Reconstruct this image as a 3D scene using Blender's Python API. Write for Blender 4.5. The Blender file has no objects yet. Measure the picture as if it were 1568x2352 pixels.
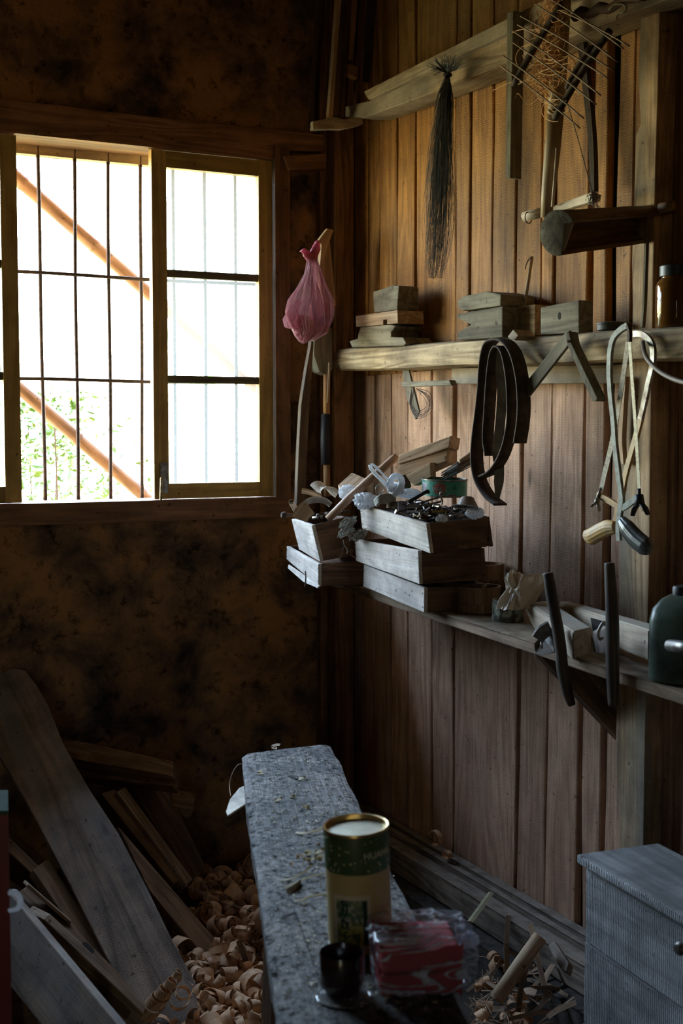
import bpy, bmesh, math, random
from mathutils import Vector, Matrix, noise

rnd = random.Random(7)
C = bpy.context.scene.collection
V = Vector

# ---------------------------------------------------------------- camera
FPX, YAW, PITCH = 2900.0, math.radians(26.3), math.radians(3.77)
EYE = V((0.0, 0.0, 1.35))
D, W = 3.66, 1.846            # back wall at y = D, plank wall at x = W
cam_d = bpy.data.cameras.new('camera'); cam = bpy.data.objects.new('camera', cam_d); C.objects.link(cam)
cam_d.sensor_fit = 'HORIZONTAL'; cam_d.sensor_width = 24.0; cam_d.lens = FPX / 1568 * 24.0
cam_d.clip_start = 0.02; cam_d.clip_end = 200
cam.location = EYE
cam.rotation_euler = (math.radians(90) - PITCH, 0, -YAW)
cam_d.dof.use_dof = True; cam_d.dof.focus_distance = 3.2; cam_d.dof.aperture_fstop = 6.3
bpy.context.scene.camera = cam

# ---------------------------------------------------------------- view
vs = bpy.context.scene.view_settings
bpy.context.scene.display_settings.display_device = 'sRGB'
vs.view_transform = 'Standard'; vs.look = 'None'; vs.gamma = 1.0; vs.use_curve_mapping = False
vs.exposure = 1.25

# ---------------------------------------------------------------- daylight
world = bpy.data.worlds.new('daylight'); bpy.context.scene.world = world; world.use_nodes = True
nt = world.node_tree; nt.nodes.clear()
wo = nt.nodes.new('ShaderNodeOutputWorld'); bg = nt.nodes.new('ShaderNodeBackground')
tc = nt.nodes.new('ShaderNodeTexCoord'); sx = nt.nodes.new('ShaderNodeSeparateXYZ')
rp = nt.nodes.new('ShaderNodeValToRGB'); mr = nt.nodes.new('ShaderNodeMapRange')
nt.links.new(tc.outputs['Generated'], sx.inputs[0]); nt.links.new(sx.outputs['Z'], mr.inputs['Value'])
mr.inputs['From Min'].default_value = -1; mr.inputs['From Max'].default_value = 1
nt.links.new(mr.outputs[0], rp.inputs[0])
SKY = [(0.0, (0.16, 0.10, 0.04)), (0.25, (0.45, 0.28, 0.11)), (0.385, (1.10, 0.69, 0.25)), (0.47, (1.0, 0.86, 0.48)), (0.53, (0.85, 0.90, 0.75)),
       (0.60, (0.66, 0.82, 1.05)), (1.0, (0.48, 0.68, 1.10))]
el = rp.color_ramp.elements
el[0].position, el[0].color = SKY[0][0], (*SKY[0][1], 1); el[1].position, el[1].color = SKY[-1][0], (*SKY[-1][1], 1)
for p_, c_ in SKY[1:-1]:
    e_ = el.new(p_); e_.color = (*c_, 1)
# sunlit leaves and bank far beyond the window: a mottled backdrop of bright green and white
wn = nt.nodes.new('ShaderNodeTexNoise'); wn.inputs['Scale'].default_value = 26; wn.inputs['Detail'].default_value = 6
wr = nt.nodes.new('ShaderNodeValToRGB'); wr.color_ramp.elements[0].position = 0.36; wr.color_ramp.elements[0].color = (0.10, 0.16, 0.05, 1)
wr.color_ramp.elements[1].position = 0.46; wr.color_ramp.elements[1].color = (1, 1, 1, 1)
wm = nt.nodes.new('ShaderNodeMix'); wm.data_type = 'RGBA'; wm.blend_type = 'MULTIPLY'
nt.links.new(tc.outputs['Generated'], wn.inputs['Vector']); nt.links.new(wn.outputs[0], wr.inputs[0])
wm.inputs[0].default_value = 1.0
nt.links.new(rp.outputs[0], wm.inputs[6]); nt.links.new(wr.outputs[0], wm.inputs[7]); nt.links.new(wm.outputs[2], bg.inputs['Color'])
bg.inputs['Strength'].default_value = 14.5
nt.links.new(bg.outputs[0], wo.inputs[0])
try: world.cycles.sampling_method = 'MANUAL'; world.cycles.sample_map_resolution = 1024
except Exception: pass

sc = bpy.context.scene
sc.cycles.use_denoising = True
sc.cycles.max_bounces = 7; sc.cycles.diffuse_bounces = 5; sc.cycles.glossy_bounces = 3; sc.cycles.transmission_bounces = 6
sc.cycles.transparent_max_bounces = 12; sc.cycles.sample_clamp_indirect = 4.0
sc.cycles.caustics_reflective = False; sc.cycles.caustics_refractive = False

def portal(name, loc, rot, sx_, sy_):
    l = bpy.data.lights.new(name, 'AREA'); l.shape = 'RECTANGLE'; l.size = sx_; l.size_y = sy_
    l.cycles.is_portal = True
    o = bpy.data.objects.new(name, l); C.objects.link(o); o.location = loc; o.rotation_euler = rot
    return o

# ---------------------------------------------------------------- pixel rays -> points of the room
_cy, _sy, _cp, _sp = math.cos(YAW), math.sin(YAW), math.cos(PITCH), math.sin(PITCH)
FWD = V((_sy * _cp, _cy * _cp, -_sp)); RGT = V((_cy, -_sy, 0)); UPV = RGT.cross(FWD)
def ray(px, py): return FWD + RGT * ((px - 784) / FPX) - UPV * ((py - 1176) / FPX)
def PL(px, py, p, n):
    r = ray(px, py); return EYE + r * ((p - EYE).dot(n) / r.dot(n))
def R(px, py, off=0.0): return PL(px, py, V((W - off, 0, 0)), V((1, 0, 0)))
def B(px, py, off=0.0): return PL(px, py, V((0, D - off, 0)), V((0, 1, 0)))
def F(px, py, z=0.0): return PL(px, py, V((0, 0, z)), V((0, 0, 1)))
def G(px, py, Z): return EYE + ray(px, py) * Z

# ---------------------------------------------------------------- materials
def _n(t, typ, **kw):
    n = t.nodes.new(typ)
    for k, v in kw.items():
        if k in ('data_type', 'blend_type', 'operation', 'noise_dimensions', 'wave_type', 'bands_direction', 'feature', 'attribute_name', 'attribute_type', 'vector_type'):
            setattr(n, k, v)
        else:
            n.inputs[k].default_value = v
    return n
def base_mat(name):
    m = bpy.data.materials.new(name); m.use_nodes = True; t = m.node_tree; t.nodes.clear()
    o = t.nodes.new('ShaderNodeOutputMaterial'); b = t.nodes.new('ShaderNodeBsdfPrincipled'); t.links.new(b.outputs[0], o.inputs[0])
    return m, t, b, o
def ramp(t, stops):
    r = t.nodes.new('ShaderNodeValToRGB'); e = r.color_ramp.elements
    e[0].position, e[0].color = stops[0][0], (*stops[0][1], 1); e[1].position, e[1].color = stops[-1][0], (*stops[-1][1], 1)
    for p, c in stops[1:-1]:
        q = e.new(p); q.color = (*c, 1)
    return r
def mixc(t, a, b, f, mode='MIX'):
    m = _n(t, 'ShaderNodeMix', data_type='RGBA', blend_type=mode)
    for sock, val in ((0, f), (6, a), (7, b)):
        if hasattr(val, 'is_linked'): t.links.new(val, m.inputs[sock])
        elif sock == 0: m.inputs[0].default_value = val
        else: m.inputs[sock].default_value = (*val, 1)
    return m.outputs[2]
def wood(name, dark, light, rough=0.72, axis='X', attr=False, bump=0.35, dirt=0.35, saw=0.0, saw_scale=70, ring=9.0, scale=1.0, dust=None, spec=0.3, sawrot=0.0, knots=0.6, grey=None, con=0.9, sawdist=7.0):
    """sawn timber: long fibres along the board, growth rings, stains, a few knots"""
    m, t, b, o = base_mat(name); L = t.links
    tc = t.nodes.new('ShaderNodeTexCoord'); vec = tc.outputs['Object']
    off = t.nodes.new('ShaderNodeVectorMath'); off.operation = 'ADD'
    if attr:
        at = _n(t, 'ShaderNodeAttribute', attribute_name='board'); sc_ = t.nodes.new('ShaderNodeVectorMath'); sc_.operation = 'SCALE'
        L.new(at.outputs['Vector'], sc_.inputs[0]); sc_.inputs['Scale'].default_value = 23.0; L.new(sc_.outputs[0], off.inputs[1]); rv = at.outputs['Fac']
    else:
        oi = t.nodes.new('ShaderNodeObjectInfo'); sc_ = _n(t, 'ShaderNodeMath', operation='MULTIPLY'); L.new(oi.outputs['Random'], sc_.inputs[0]); sc_.inputs[1].default_value = 37.0
        L.new(sc_.outputs[0], off.inputs[1]); rv = oi.outputs['Random']
    L.new(vec, off.inputs[0]); v0 = off.outputs[0]
    def mapped(a, c):
        mp = t.nodes.new('ShaderNodeMapping'); s = {'X': (a, c, c), 'Y': (c, a, c), 'Z': (c, c, a)}[axis]
        mp.inputs['Scale'].default_value = [q * scale for q in s]; L.new(v0, mp.inputs[0]); return mp.outputs[0]
    n1 = _n(t, 'ShaderNodeTexNoise', Scale=1.0, Detail=3.0, Roughness=0.5, Distortion=0.4); L.new(mapped(1.1, 9.0), n1.inputs['Vector'])
    k = _n(t, 'ShaderNodeMath', operation='MULTIPLY'); L.new(n1.outputs[0], k.inputs[0]); k.inputs[1].default_value = ring
    fr = _n(t, 'ShaderNodeMath', operation='PINGPONG'); L.new(k.outputs[0], fr.inputs[0]); fr.inputs[1].default_value = 0.5
    n2 = _n(t, 'ShaderNodeTexNoise', Scale=1.0, Detail=7.0, Roughness=0.7); L.new(mapped(5.0, 160.0), n2.inputs['Vector'])
    fib = n2.outputs[0]
    a1 = _n(t, 'ShaderNodeMath', operation='MULTIPLY_ADD'); L.new(fr.outputs[0], a1.inputs[0]); a1.inputs[1].default_value = con; L.new(fib, a1.inputs[2])
    a2 = _n(t, 'ShaderNodeMath', operation='SUBTRACT'); L.new(a1.outputs[0], a2.inputs[0]); a2.inputs[1].default_value = 0.25 * con / 0.9
    mid = tuple((p + q) / 2 for p, q in zip(dark, light))
    cr = ramp(t, [(0.18, dark), (0.45, mid), (0.75, light)]); L.new(a2.outputs[0], cr.inputs[0]); col = cr.outputs[0]
    # board to board difference
    hv = t.nodes.new('ShaderNodeHueSaturation'); L.new(col, hv.inputs['Color'])
    mrv = t.nodes.new('ShaderNodeMapRange'); L.new(rv, mrv.inputs[0]); mrv.inputs['To Min'].default_value = 0.78; mrv.inputs['To Max'].default_value = 1.2
    L.new(mrv.outputs[0], hv.inputs['Value']); col = hv.outputs[0]
    if grey:
        ng = _n(t, 'ShaderNodeTexNoise', Scale=1.0, Detail=4.0); L.new(mapped(1.5, 12.0), ng.inputs['Vector'])
        gr = ramp(t, [(0.42, (0, 0, 0)), (0.62, (1, 1, 1))]); L.new(ng.outputs[0], gr.inputs[0])
        col = mixc(t, col, grey, gr.outputs[0])
    if dirt:
        nd = _n(t, 'ShaderNodeTexNoise', Scale=7.0 * scale, Detail=8.0, Roughness=0.65); L.new(v0, nd.inputs['Vector'])
        dr = ramp(t, [(0.38, (1 - dirt,) * 3), (0.60, (1, 1, 1))]); L.new(nd.outputs[0], dr.inputs[0])
        col = mixc(t, col, dr.outputs[0], 1.0, 'MULTIPLY')
        ns = _n(t, 'ShaderNodeTexNoise', Scale=60.0 * scale, Detail=3.0); L.new(v0, ns.inputs['Vector'])
        sr = ramp(t, [(0.27, (0.25, 0.2, 0.17)), (0.33, (1, 1, 1))]); L.new(ns.outputs[0], sr.inputs[0])
        col = mixc(t, col, sr.outputs[0], 0.8, 'MULTIPLY')
    h = fib
    if saw:
        mp = t.nodes.new('ShaderNodeMapping'); L.new(v0, mp.inputs[0]); mp.inputs['Rotation'].default_value = (0, 0, sawrot)
        wv = _n(t, 'ShaderNodeTexWave', wave_type='BANDS', bands_direction=axis, Scale=saw_scale / 6.28, Distortion=sawdist, Detail=4.0)
        wv.inputs['Detail Scale'].default_value = 1.6
        L.new(mp.outputs[0], wv.inputs['Vector'])
        wf = ramp(t, [(0.0, (1 - saw,) * 3), (1.0, (1, 1, 1))]); L.new(wv.outputs['Fac'], wf.inputs[0])
        col = mixc(t, col, wf.outputs[0], 1.0, 'MULTIPLY')
        ah = _n(t, 'ShaderNodeMath', operation='MULTIPLY_ADD'); L.new(wv.outputs['Fac'], ah.inputs[0]); ah.inputs[1].default_value = saw * 2.0; L.new(fib, ah.inputs[2]); h = ah.outputs[0]
    if knots:
        vo = _n(t, 'ShaderNodeTexVoronoi', Scale=1.0, feature='F1'); L.new(mapped(1.6, 6.0), vo.inputs['Vector'])
        kr = ramp(t, [(0.05, (1 - knots,) * 3), (0.075, (1, 1, 1))]); L.new(vo.outputs['Distance'], kr.inputs[0])
        col = mixc(t, col, kr.outputs[0], 1.0, 'MULTIPLY')
    if dust:
        # fine dust lying on the upward faces
        ge = t.nodes.new('ShaderNodeNewGeometry'); sp = t.nodes.new('ShaderNodeSeparateXYZ'); L.new(ge.outputs['Normal'], sp.inputs[0])
        dm = _n(t, 'ShaderNodeMapRange'); L.new(sp.outputs['Z'], dm.inputs[0]); dm.inputs['From Min'].default_value = 0.55; dm.inputs['From Max'].default_value = 0.9
        nn = _n(t, 'ShaderNodeTexNoise', Scale=22.0, Detail=8.0); L.new(v0, nn.inputs['Vector'])
        nr = ramp(t, [(0.42, (0.25,) * 3), (0.6, (0.9,) * 3)]); L.new(nn.outputs[0], nr.inputs[0])
        mm = _n(t, 'ShaderNodeMath', operation='MULTIPLY'); L.new(dm.outputs[0], mm.inputs[0]); L.new(nr.outputs[0], mm.inputs[1])
        col = mixc(t, col, dust, mm.outputs[0])
    L.new(col, b.inputs['Base Color']); b.inputs['Roughness'].default_value = rough; b.inputs['Specular IOR Level'].default_value = spec
    bp = _n(t, 'ShaderNodeBump', Strength=bump, Distance=0.004); L.new(h, bp.inputs['Height']); L.new(bp.outputs[0], b.inputs['Normal'])
    return m
def plain(name, col, rough=0.6, metal=0.0, var=0.25, scale=40, bump=0.1, spec=0.4, col2=None, coat=0.0, detail=5.0, lo=0.35, hi=0.65):
    m, t, b, o = base_mat(name); L = t.links
    tc = t.nodes.new('ShaderNodeTexCoord'); n = _n(t, 'ShaderNodeTexNoise', Scale=scale, Detail=detail, Roughness=0.6); L.new(tc.outputs['Object'], n.inputs['Vector'])
    c2 = col2 if col2 else tuple(c * (1 - var) for c in col)
    cr = ramp(t, [(lo, c2), (hi, col)]); L.new(n.outputs[0], cr.inputs[0]); L.new(cr.outputs[0], b.inputs['Base Color'])
    b.inputs['Roughness'].default_value = rough; b.inputs['Metallic'].default_value = metal; b.inputs['Specular IOR Level'].default_value = spec
    b.inputs['Coat Weight'].default_value = coat
    if bump:
        bp = _n(t, 'ShaderNodeBump', Strength=bump, Distance=0.003); L.new(n.outputs[0], bp.inputs['Height']); L.new(bp.outputs[0], b.inputs['Normal'])
    return m
def film(name, col, alpha=0.5, rough=0.25, bump=0.6, transl=0.5):
    """thin plastic film: part clear, part glossy, part lit through"""
    m, t, b, o = base_mat(name); L = t.links
    tr = t.nodes.new('ShaderNodeBsdfTransparent'); tr.inputs[0].default_value = (*[min(1, 0.35 + 0.65 * c) for c in col], 1)
    tl = t.nodes.new('ShaderNodeBsdfTranslucent'); tl.inputs[0].default_value = (*col, 1)
    b.inputs['Base Color'].default_value = (*col, 1); b.inputs['Roughness'].default_value = rough; b.inputs['Specular IOR Level'].default_value = 0.8
    tc = t.nodes.new('ShaderNodeTexCoord'); n = _n(t, 'ShaderNodeTexNoise', Scale=60.0, Detail=3.0, Distortion=1.2); L.new(tc.outputs['Object'], n.inputs['Vector'])
    bp = _n(t, 'ShaderNodeBump', Strength=bump, Distance=0.004); L.new(n.outputs[0], bp.inputs['Height']); L.new(bp.outputs[0], b.inputs['Normal'])
    m1 = t.nodes.new('ShaderNodeMixShader'); m1.inputs[0].default_value = transl; L.new(b.outputs[0], m1.inputs[1]); L.new(tl.outputs[0], m1.inputs[2])
    lw = t.nodes.new('ShaderNodeLayerWeight'); lw.inputs[0].default_value = 0.35
    ma = _n(t, 'ShaderNodeMath', operation='MULTIPLY_ADD'); L.new(lw.outputs['Facing'], ma.inputs[0]); ma.inputs[1].default_value = -0.4; ma.inputs[2].default_value = alpha
    ma.use_clamp = True
    m2 = t.nodes.new('ShaderNodeMixShader'); L.new(ma.outputs[0], m2.inputs[0]); L.new(m1.outputs[0], m2.inputs[1]); L.new(tr.outputs[0], m2.inputs[2])
    L.new(m2.outputs[0], o.inputs[0])
    return m

# ---------------------------------------------------------------- object helpers
WORLD = {}
def link(name, me, mat=None, mtx=None, parent=None, smooth=False):
    o = bpy.data.objects.new(name, me); C.objects.link(o)
    mtx = mtx or Matrix.Identity(4)
    WORLD[o.name] = mtx
    if parent is not None:
        o.parent = parent; o.matrix_parent_inverse = WORLD[parent.name].inverted()
    o.matrix_basis = mtx
    if mat is not None and me is not None: me.materials.append(mat)
    if smooth and me is not None:
        for p in me.polygons: p.use_smooth = True
    return o
def thing(name, label, cat, loc, group=None):
    o = link(name, None, None, Matrix.Translation(loc)); o['label'] = label; o['category'] = cat
    o.empty_display_size = 0.05
    if group: o['group'] = group
    return o
def tag(o, label, cat, group=None, kind=None):
    if label: o['label'] = label
    if cat: o['category'] = cat
    if group: o['group'] = group
    if kind: o['kind'] = kind
    return o
def struct(o): o['kind'] = 'structure'; return o
def mesh_of(bm, name='m'):
    bmesh.ops.recalc_face_normals(bm, faces=bm.faces)
    me = bpy.data.meshes.new(name); bm.to_mesh(me); bm.free(); return me
def frame(X, Zn, o):
    X = X.normalized(); Zn = (Zn - X * Zn.dot(X)).normalized(); Y = Zn.cross(X)
    M = Matrix.Identity(4)
    for i in range(3): M[i][0], M[i][1], M[i][2], M[i][3] = X[i], Y[i], Zn[i], o[i]
    return M
def wobble(bm, amp, sc_, seed):
    for v in bm.verts:
        p = v.co * sc_ + V((seed * 3.1, seed * 1.7, seed * 0.9))
        v.co += noise.noise_vector(p) * amp
def slab(name, pts, n, t, mat, parent=None, bev=0.002, grain=None, wob=0.0, cuts=0):
    """a board: its outline (a flat loop of points), its outward normal and its thickness"""
    n = n.normalized(); cen = sum(pts, V()) / len(pts)
    if grain is None:
        k = max(range(len(pts)), key=lambda i: (pts[i] - pts[i - 1]).length); grain = pts[k] - pts[k - 1]
    M = frame(grain, n, cen); Mi = M.inverted()
    bm = bmesh.new(); vs_ = [bm.verts.new(Mi @ p) for p in pts]
    f = bm.faces.new(vs_)
    r = bmesh.ops.extrude_face_region(bm, geom=[f])
    bmesh.ops.translate(bm, verts=[e for e in r['geom'] if isinstance(e, bmesh.types.BMVert)], vec=(0, 0, -t))
    if wob:
        long_e = [e for e in bm.edges if e.calc_length() > 0.06]
        bmesh.ops.subdivide_edges(bm, edges=long_e, cuts=cuts or 5, use_grid_fill=True)
        wobble(bm, wob, 9.0, rnd.random() * 50)
    if bev:
        es = [e for e in bm.edges if len(e.link_faces) == 2 and e.calc_face_angle(0) > 0.5]
        bmesh.ops.bevel(bm, geom=es, offset=bev, segments=2, affect='EDGES', profile=0.6)
    return link(name, mesh_of(bm), mat, M, parent)
def slabR(name, px, off, t, mat, **k): return slab(name, [R(a, b, off) for a, b in px], V((-1, 0, 0)), t, mat, **k)
def slabB(name, px, off, t, mat, **k): return slab(name, [B(a, b, off) for a, b in px], V((0, -1, 0)), t, mat, **k)
def slabF(name, px, z, t, mat, **k): return slab(name, [F(a, b, z) for a, b in px], V((0, 0, 1)), t, mat, **k)
def slabG(name, pz, t, mat, flip=1, **k):
    """outline given as (px, py, depth); the first three corners fix the plane"""
    p = [G(*q) for q in pz]; n = (p[1] - p[0]).cross(p[2] - p[0]).normalized()
    if n.dot(EYE - p[0]) < 0: n = -n
    q = [PL(a[0], a[1], p[0], n) for a in pz]
    return slab(name, q, n * flip, t, mat, **k)
def ppd(name, o0, u, v, w, mat, parent=None, bev=0.002, wob=0.0):
    """a six sided block from a corner and three edges"""
    long_ = max((u, v, w), key=lambda q: q.length)
    others = [q for q in (u, v, w) if q is not long_]
    M = frame(long_, others[1], o0 + (u + v + w) / 2); Mi = M.inverted()
    bm = bmesh.new(); g = {}
    for i in (0, 1):
        for j in (0, 1):
            for k in (0, 1): g[i, j, k] = bm.verts.new(Mi @ (o0 + u * i + v * j + w * k))
    for a in ((0, 1, 2), (1, 2, 0), (2, 0, 1)):
        for s in (0, 1):
            q = []
            for (p_, r_) in ((0, 0), (1, 0), (1, 1), (0, 1)):
                idx = [0, 0, 0]; idx[a[0]] = s; idx[a[1]] = p_; idx[a[2]] = r_; q.append(g[tuple(idx)])
            bm.faces.new(q)
    if wob:
        bmesh.ops.subdivide_edges(bm, edges=[e for e in bm.edges if e.calc_length() > long_.length * 0.4], cuts=5, use_grid_fill=True)
        wobble(bm, wob, 10.0, rnd.random() * 50)
    if bev:
        es = [e for e in bm.edges if len(e.link_faces) == 2 and e.calc_face_angle(0) > 0.5]
        bmesh.ops.bevel(bm, geom=es, offset=bev, segments=2, affect='EDGES', profile=0.6)
    return link(name, mesh_of(bm), mat, M, parent)
def box(name, c, size, mat, parent=None, rz=0.0, bev=0.002, wob=0.0):
    a = V((math.cos(rz), math.sin(rz), 0)) * size[0]; b = V((-math.sin(rz), math.cos(rz), 0)) * size[1]; h = V((0, 0, size[2]))
    return ppd(name, V(c) - (a + b + h) / 2, a, b, h, mat, parent, bev, wob)
def smoothpath(pts, n=8):
    out = []; P = [pts[0]] + list(pts) + [pts[-1]]
    for i in range(1, len(P) - 2):
        p0, p1, p2, p3 = P[i - 1], P[i], P[i + 1], P[i + 2]
        for j in range(n):
            s = j / n
            out.append(0.5 * ((2 * p1) + (p2 - p0) * s + (2 * p0 - 5 * p1 + 4 * p2 - p3) * s * s + (3 * p1 - p0 - 3 * p2 + p3) * s ** 3))
    out.append(P[-2]); return out
def _tan(P, i):
    a = P[max(0, i - 1)]; b = P[min(len(P) - 1, i + 1)]; t = b - a
    return t.normalized() if t.length > 1e-9 else V((0, 0, 1))
def tube_bm(bm, P, r, seg=10, cap=True, flat=1.0):
    rr = r if isinstance(r, (list, tuple)) else [r] * len(P)
    if len(rr) != len(P):
        rr = [rr[0] + (0 if len(rr) < 2 else 0) if len(rr) == 1 else
              (lambda s: rr[int(s)] + (rr[min(len(rr) - 1, int(s) + 1)] - rr[int(s)]) * (s - int(s)))(i / (len(P) - 1) * (len(rr) - 1)) for i in range(len(P))]
    t0 = _tan(P, 0); up = V((0, 0, 1)) if abs(t0.z) < 0.9 else V((1, 0, 0)); u = t0.cross(up).normalized(); rings = []
    for i, p in enumerate(P):
        t = _tan(P, i); u = (u - t * u.dot(t)).normalized(); w = t.cross(u)
        rings.append([bm.verts.new(p + (u * math.cos(2 * math.pi * k / seg) + w * math.sin(2 * math.pi * k / seg) * flat) * rr[i]) for k in range(seg)])
    for a, b in zip(rings, rings[1:]):
        for k in range(seg): bm.faces.new((a[k], a[(k + 1) % seg], b[(k + 1) % seg], b[k]))
    if cap:
        bm.faces.new(rings[0][::-1]); bm.faces.new(rings[-1])
def along(P):
    """frame with X down the length of a path, so wood grain follows it"""
    d = P[-1] - P[0]
    if d.length < 1e-6: d = V((1, 0, 0))
    up = V((0, 0, 1)) if abs(d.normalized().z) < 0.9 else V((1, 0, 0))
    return frame(d, up, P[0])
def tube(name, P, r, mat, parent=None, seg=10, smooth=True, flat=1.0):
    M = along(P); Mi = M.inverted(); bm = bmesh.new(); tube_bm(bm, [Mi @ p for p in P], r, seg, True, flat)
    o = link(name, mesh_of(bm), mat, M, parent, smooth)
    return o
def ribbon_bm(bm, P, wid, wv, th):
    """a flat band along P; wv gives the band's width direction (one vector or one per point)"""
    rings = []
    for i, p in enumerate(P):
        t = _tan(P, i); w = wv[i] if isinstance(wv, list) else wv
        w = (w - t * w.dot(t)).normalized(); n = t.cross(w)
        a = wid[i] if isinstance(wid, list) else wid
        b = th[i] if isinstance(th, list) else th
        rings.append([bm.verts.new(p + w * a / 2 * s + n * b / 2 * q) for s, q in ((-1, -1), (1, -1), (1, 1), (-1, 1))])
    for a, b in zip(rings, rings[1:]):
        for k in range(4): bm.faces.new((a[k], a[(k + 1) % 4], b[(k + 1) % 4], b[k]))
    bm.faces.new(rings[0][::-1]); bm.faces.new(rings[-1])
def ribbon(name, P, wid, wv, th, mat, parent=None, smooth=False):
    M = along(P); Mi = M.inverted(); R3 = Mi.to_3x3(); bm = bmesh.new()
    ribbon_bm(bm, [Mi @ p for p in P], wid, [R3 @ w for w in wv] if isinstance(wv, list) else R3 @ wv, th)
    return link(name, mesh_of(bm), mat, M, parent, smooth)
def lathe(name, prof, mat, mtx, parent=None, seg=40, smooth=True):
    bm = bmesh.new(); rings = []
    for r, z in prof:
        rings.append([bm.verts.new((r * math.cos(2 * math.pi * k / seg), r * math.sin(2 * math.pi * k / seg), z)) for k in range(seg)] if r > 1e-6 else [bm.verts.new((0, 0, z))])
    for a, b in zip(rings, rings[1:]):
        for k in range(seg):
            q = (k + 1) % seg
            if len(a) == 1 and len(b) == 1: continue
            if len(a) == 1: bm.faces.new((a[0], b[q], b[k]))
            elif len(b) == 1: bm.faces.new((a[k], a[q], b[0]))
            else: bm.faces.new((a[k], a[q], b[q], b[k]))
    o = link(name, mesh_of(bm), mat, mtx, parent, False)
    if smooth:
        me = o.data
        for p in me.polygons: p.use_smooth = True
        me.set_sharp_from_angle(angle=math.radians(35))
    return o
def at(p, rz=0.0, tilt=(0, 0)): return Matrix.Translation(p) @ Matrix.Rotation(rz, 4, 'Z') @ Matrix.Rotation(tilt[0], 4, 'X') @ Matrix.Rotation(tilt[1], 4, 'Y')
def blob(name, c, size, mat, parent=None, amp=0.25, freq=3.0, sub=4, seed=0.0, sharp=True, mtx=None):
    """crumpled sheet or bag: a ball pushed in and out by ridged noise"""
    bm = bmesh.new(); bmesh.ops.create_icosphere(bm, subdivisions=sub, radius=1.0)
    for v in bm.verts:
        d = v.co.normalized(); q = d * freq + V((seed, seed * 2, -seed))
        h = noise.fractal(q, 1.0, 2.0, 3)
        rdg = 1 - abs(noise.noise(q * 1.7 + V((9, 3, 1)))) * 2
        k = 1 + amp * (h * 0.6 + rdg * 0.5)
        v.co = V((d.x * size[0], d.y * size[1], d.z * size[2])) * k
    return link(name, mesh_of(bm), mat, (mtx or Matrix.Translation(c)), parent, not sharp)
def text_mesh(body, size, extrude=0.0003):
    cu = bpy.data.curves.new('letters', 'FONT'); cu.body = body; cu.size = size; cu.extrude = extrude; cu.resolution_u = 3
    o = bpy.data.objects.new('letters_tmp', cu); C.objects.link(o)
    dg = bpy.context.evaluated_depsgraph_get(); me = bpy.data.meshes.new_from_object(o.evaluated_get(dg))
    bpy.data.objects.remove(o); bpy.data.curves.remove(cu)
    bm = bmesh.new(); bm.from_mesh(me); bpy.data.meshes.remove(me)
    return bm
def wrap_text(name, body, size, rad, ang, z, mat, mtx, parent, up=True):
    """letters bent around an upright cylinder"""
    bm = text_mesh(body, size)
    bmesh.ops.subdivide_edges(bm, edges=[e for e in bm.edges if e.calc_length() > rad * 0.15], cuts=3)
    w = max(v.co.x for v in bm.verts)
    for v in bm.verts:
        x, y, e = v.co
        if not up: x, y = -y, x; x += size * 0.7; a = ang + (x) / rad
        else: a = ang + (x - w / 2) / rad
        rr = rad + 0.0006 + e
        v.co = V((rr * math.cos(a), rr * math.sin(a), z + y))
    return link(name, mesh_of(bm), mat, mtx, parent)
# ================================================================ materials of the room
M_wall_up = wood('plank_wood_warm_lit', (0.19, 0.070, 0.014), (0.62, 0.30, 0.075), axis='Z', attr=True, con=0.55, saw=0.13, saw_scale=330, dirt=0.25, ring=7, bump=0.5, knots=0.75, rough=0.62, spec=0.35)  # same wood as below, with the warm bounce light put into its colour
M_wall_lo = wood('plank_wood_cool_lit', (0.29, 0.145, 0.085), (0.74, 0.47, 0.31), axis='Z', attr=True, con=0.5, saw=0.12, saw_scale=500, dirt=0.25, ring=8, bump=0.4, knots=0.75, rough=0.75)  # same wood, tone shifted for the cooler light lower down
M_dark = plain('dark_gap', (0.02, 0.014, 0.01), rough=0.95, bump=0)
M_post = wood('post_wood', (0.28, 0.17, 0.09), (0.60, 0.42, 0.25), rough=0.8, grey=(0.36, 0.30, 0.22), dirt=0.4)
M_corner = wood('corner_post_wood', (0.12, 0.055, 0.024), (0.34, 0.17, 0.075), rough=0.75)
M_frame = wood('window_frame_wood', (0.18, 0.085, 0.04), (0.36, 0.18, 0.085), rough=0.6, dirt=0.3, knots=0)
M_sash = wood('sash_wood', (0.36, 0.24, 0.075), (0.56, 0.38, 0.12), rough=0.55, dirt=0.25, knots=0)
M_rough = wood('rough_sawn_pine', (0.26, 0.17, 0.095), (0.62, 0.45, 0.28), rough=0.75, grey=(0.42, 0.34, 0.25), dirt=0.4)
M_beam = wood('beam_wood', (0.24, 0.165, 0.09), (0.62, 0.47, 0.29), rough=0.8, dirt=0.45, dust=(0.33, 0.27, 0.18), bump=0.5)
M_pale = wood('pale_wood', (0.36, 0.22, 0.12), (0.70, 0.50, 0.32), rough=0.7, dirt=0.2)
M_crate = wood('crate_wood_lit', (0.50, 0.42, 0.34), (0.86, 0.78, 0.68), rough=0.75, con=0.5, dirt=0.40, bump=0.5, dust=(0.4, 0.37, 0.33))  # crate sides towards the window, their light put into the pale colour
M_brown_shade = wood('brown_wood_crate_shade', (0.08, 0.042, 0.024), (0.23, 0.13, 0.075), rough=0.75, dirt=0.4)  # crate ends with their shade put into the colour; plain brown wood elsewhere
M_grey = wood('weathered_grey_wood', (0.15, 0.13, 0.095), (0.33, 0.29, 0.21), rough=0.9, dirt=0.4, bump=0.6)
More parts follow.
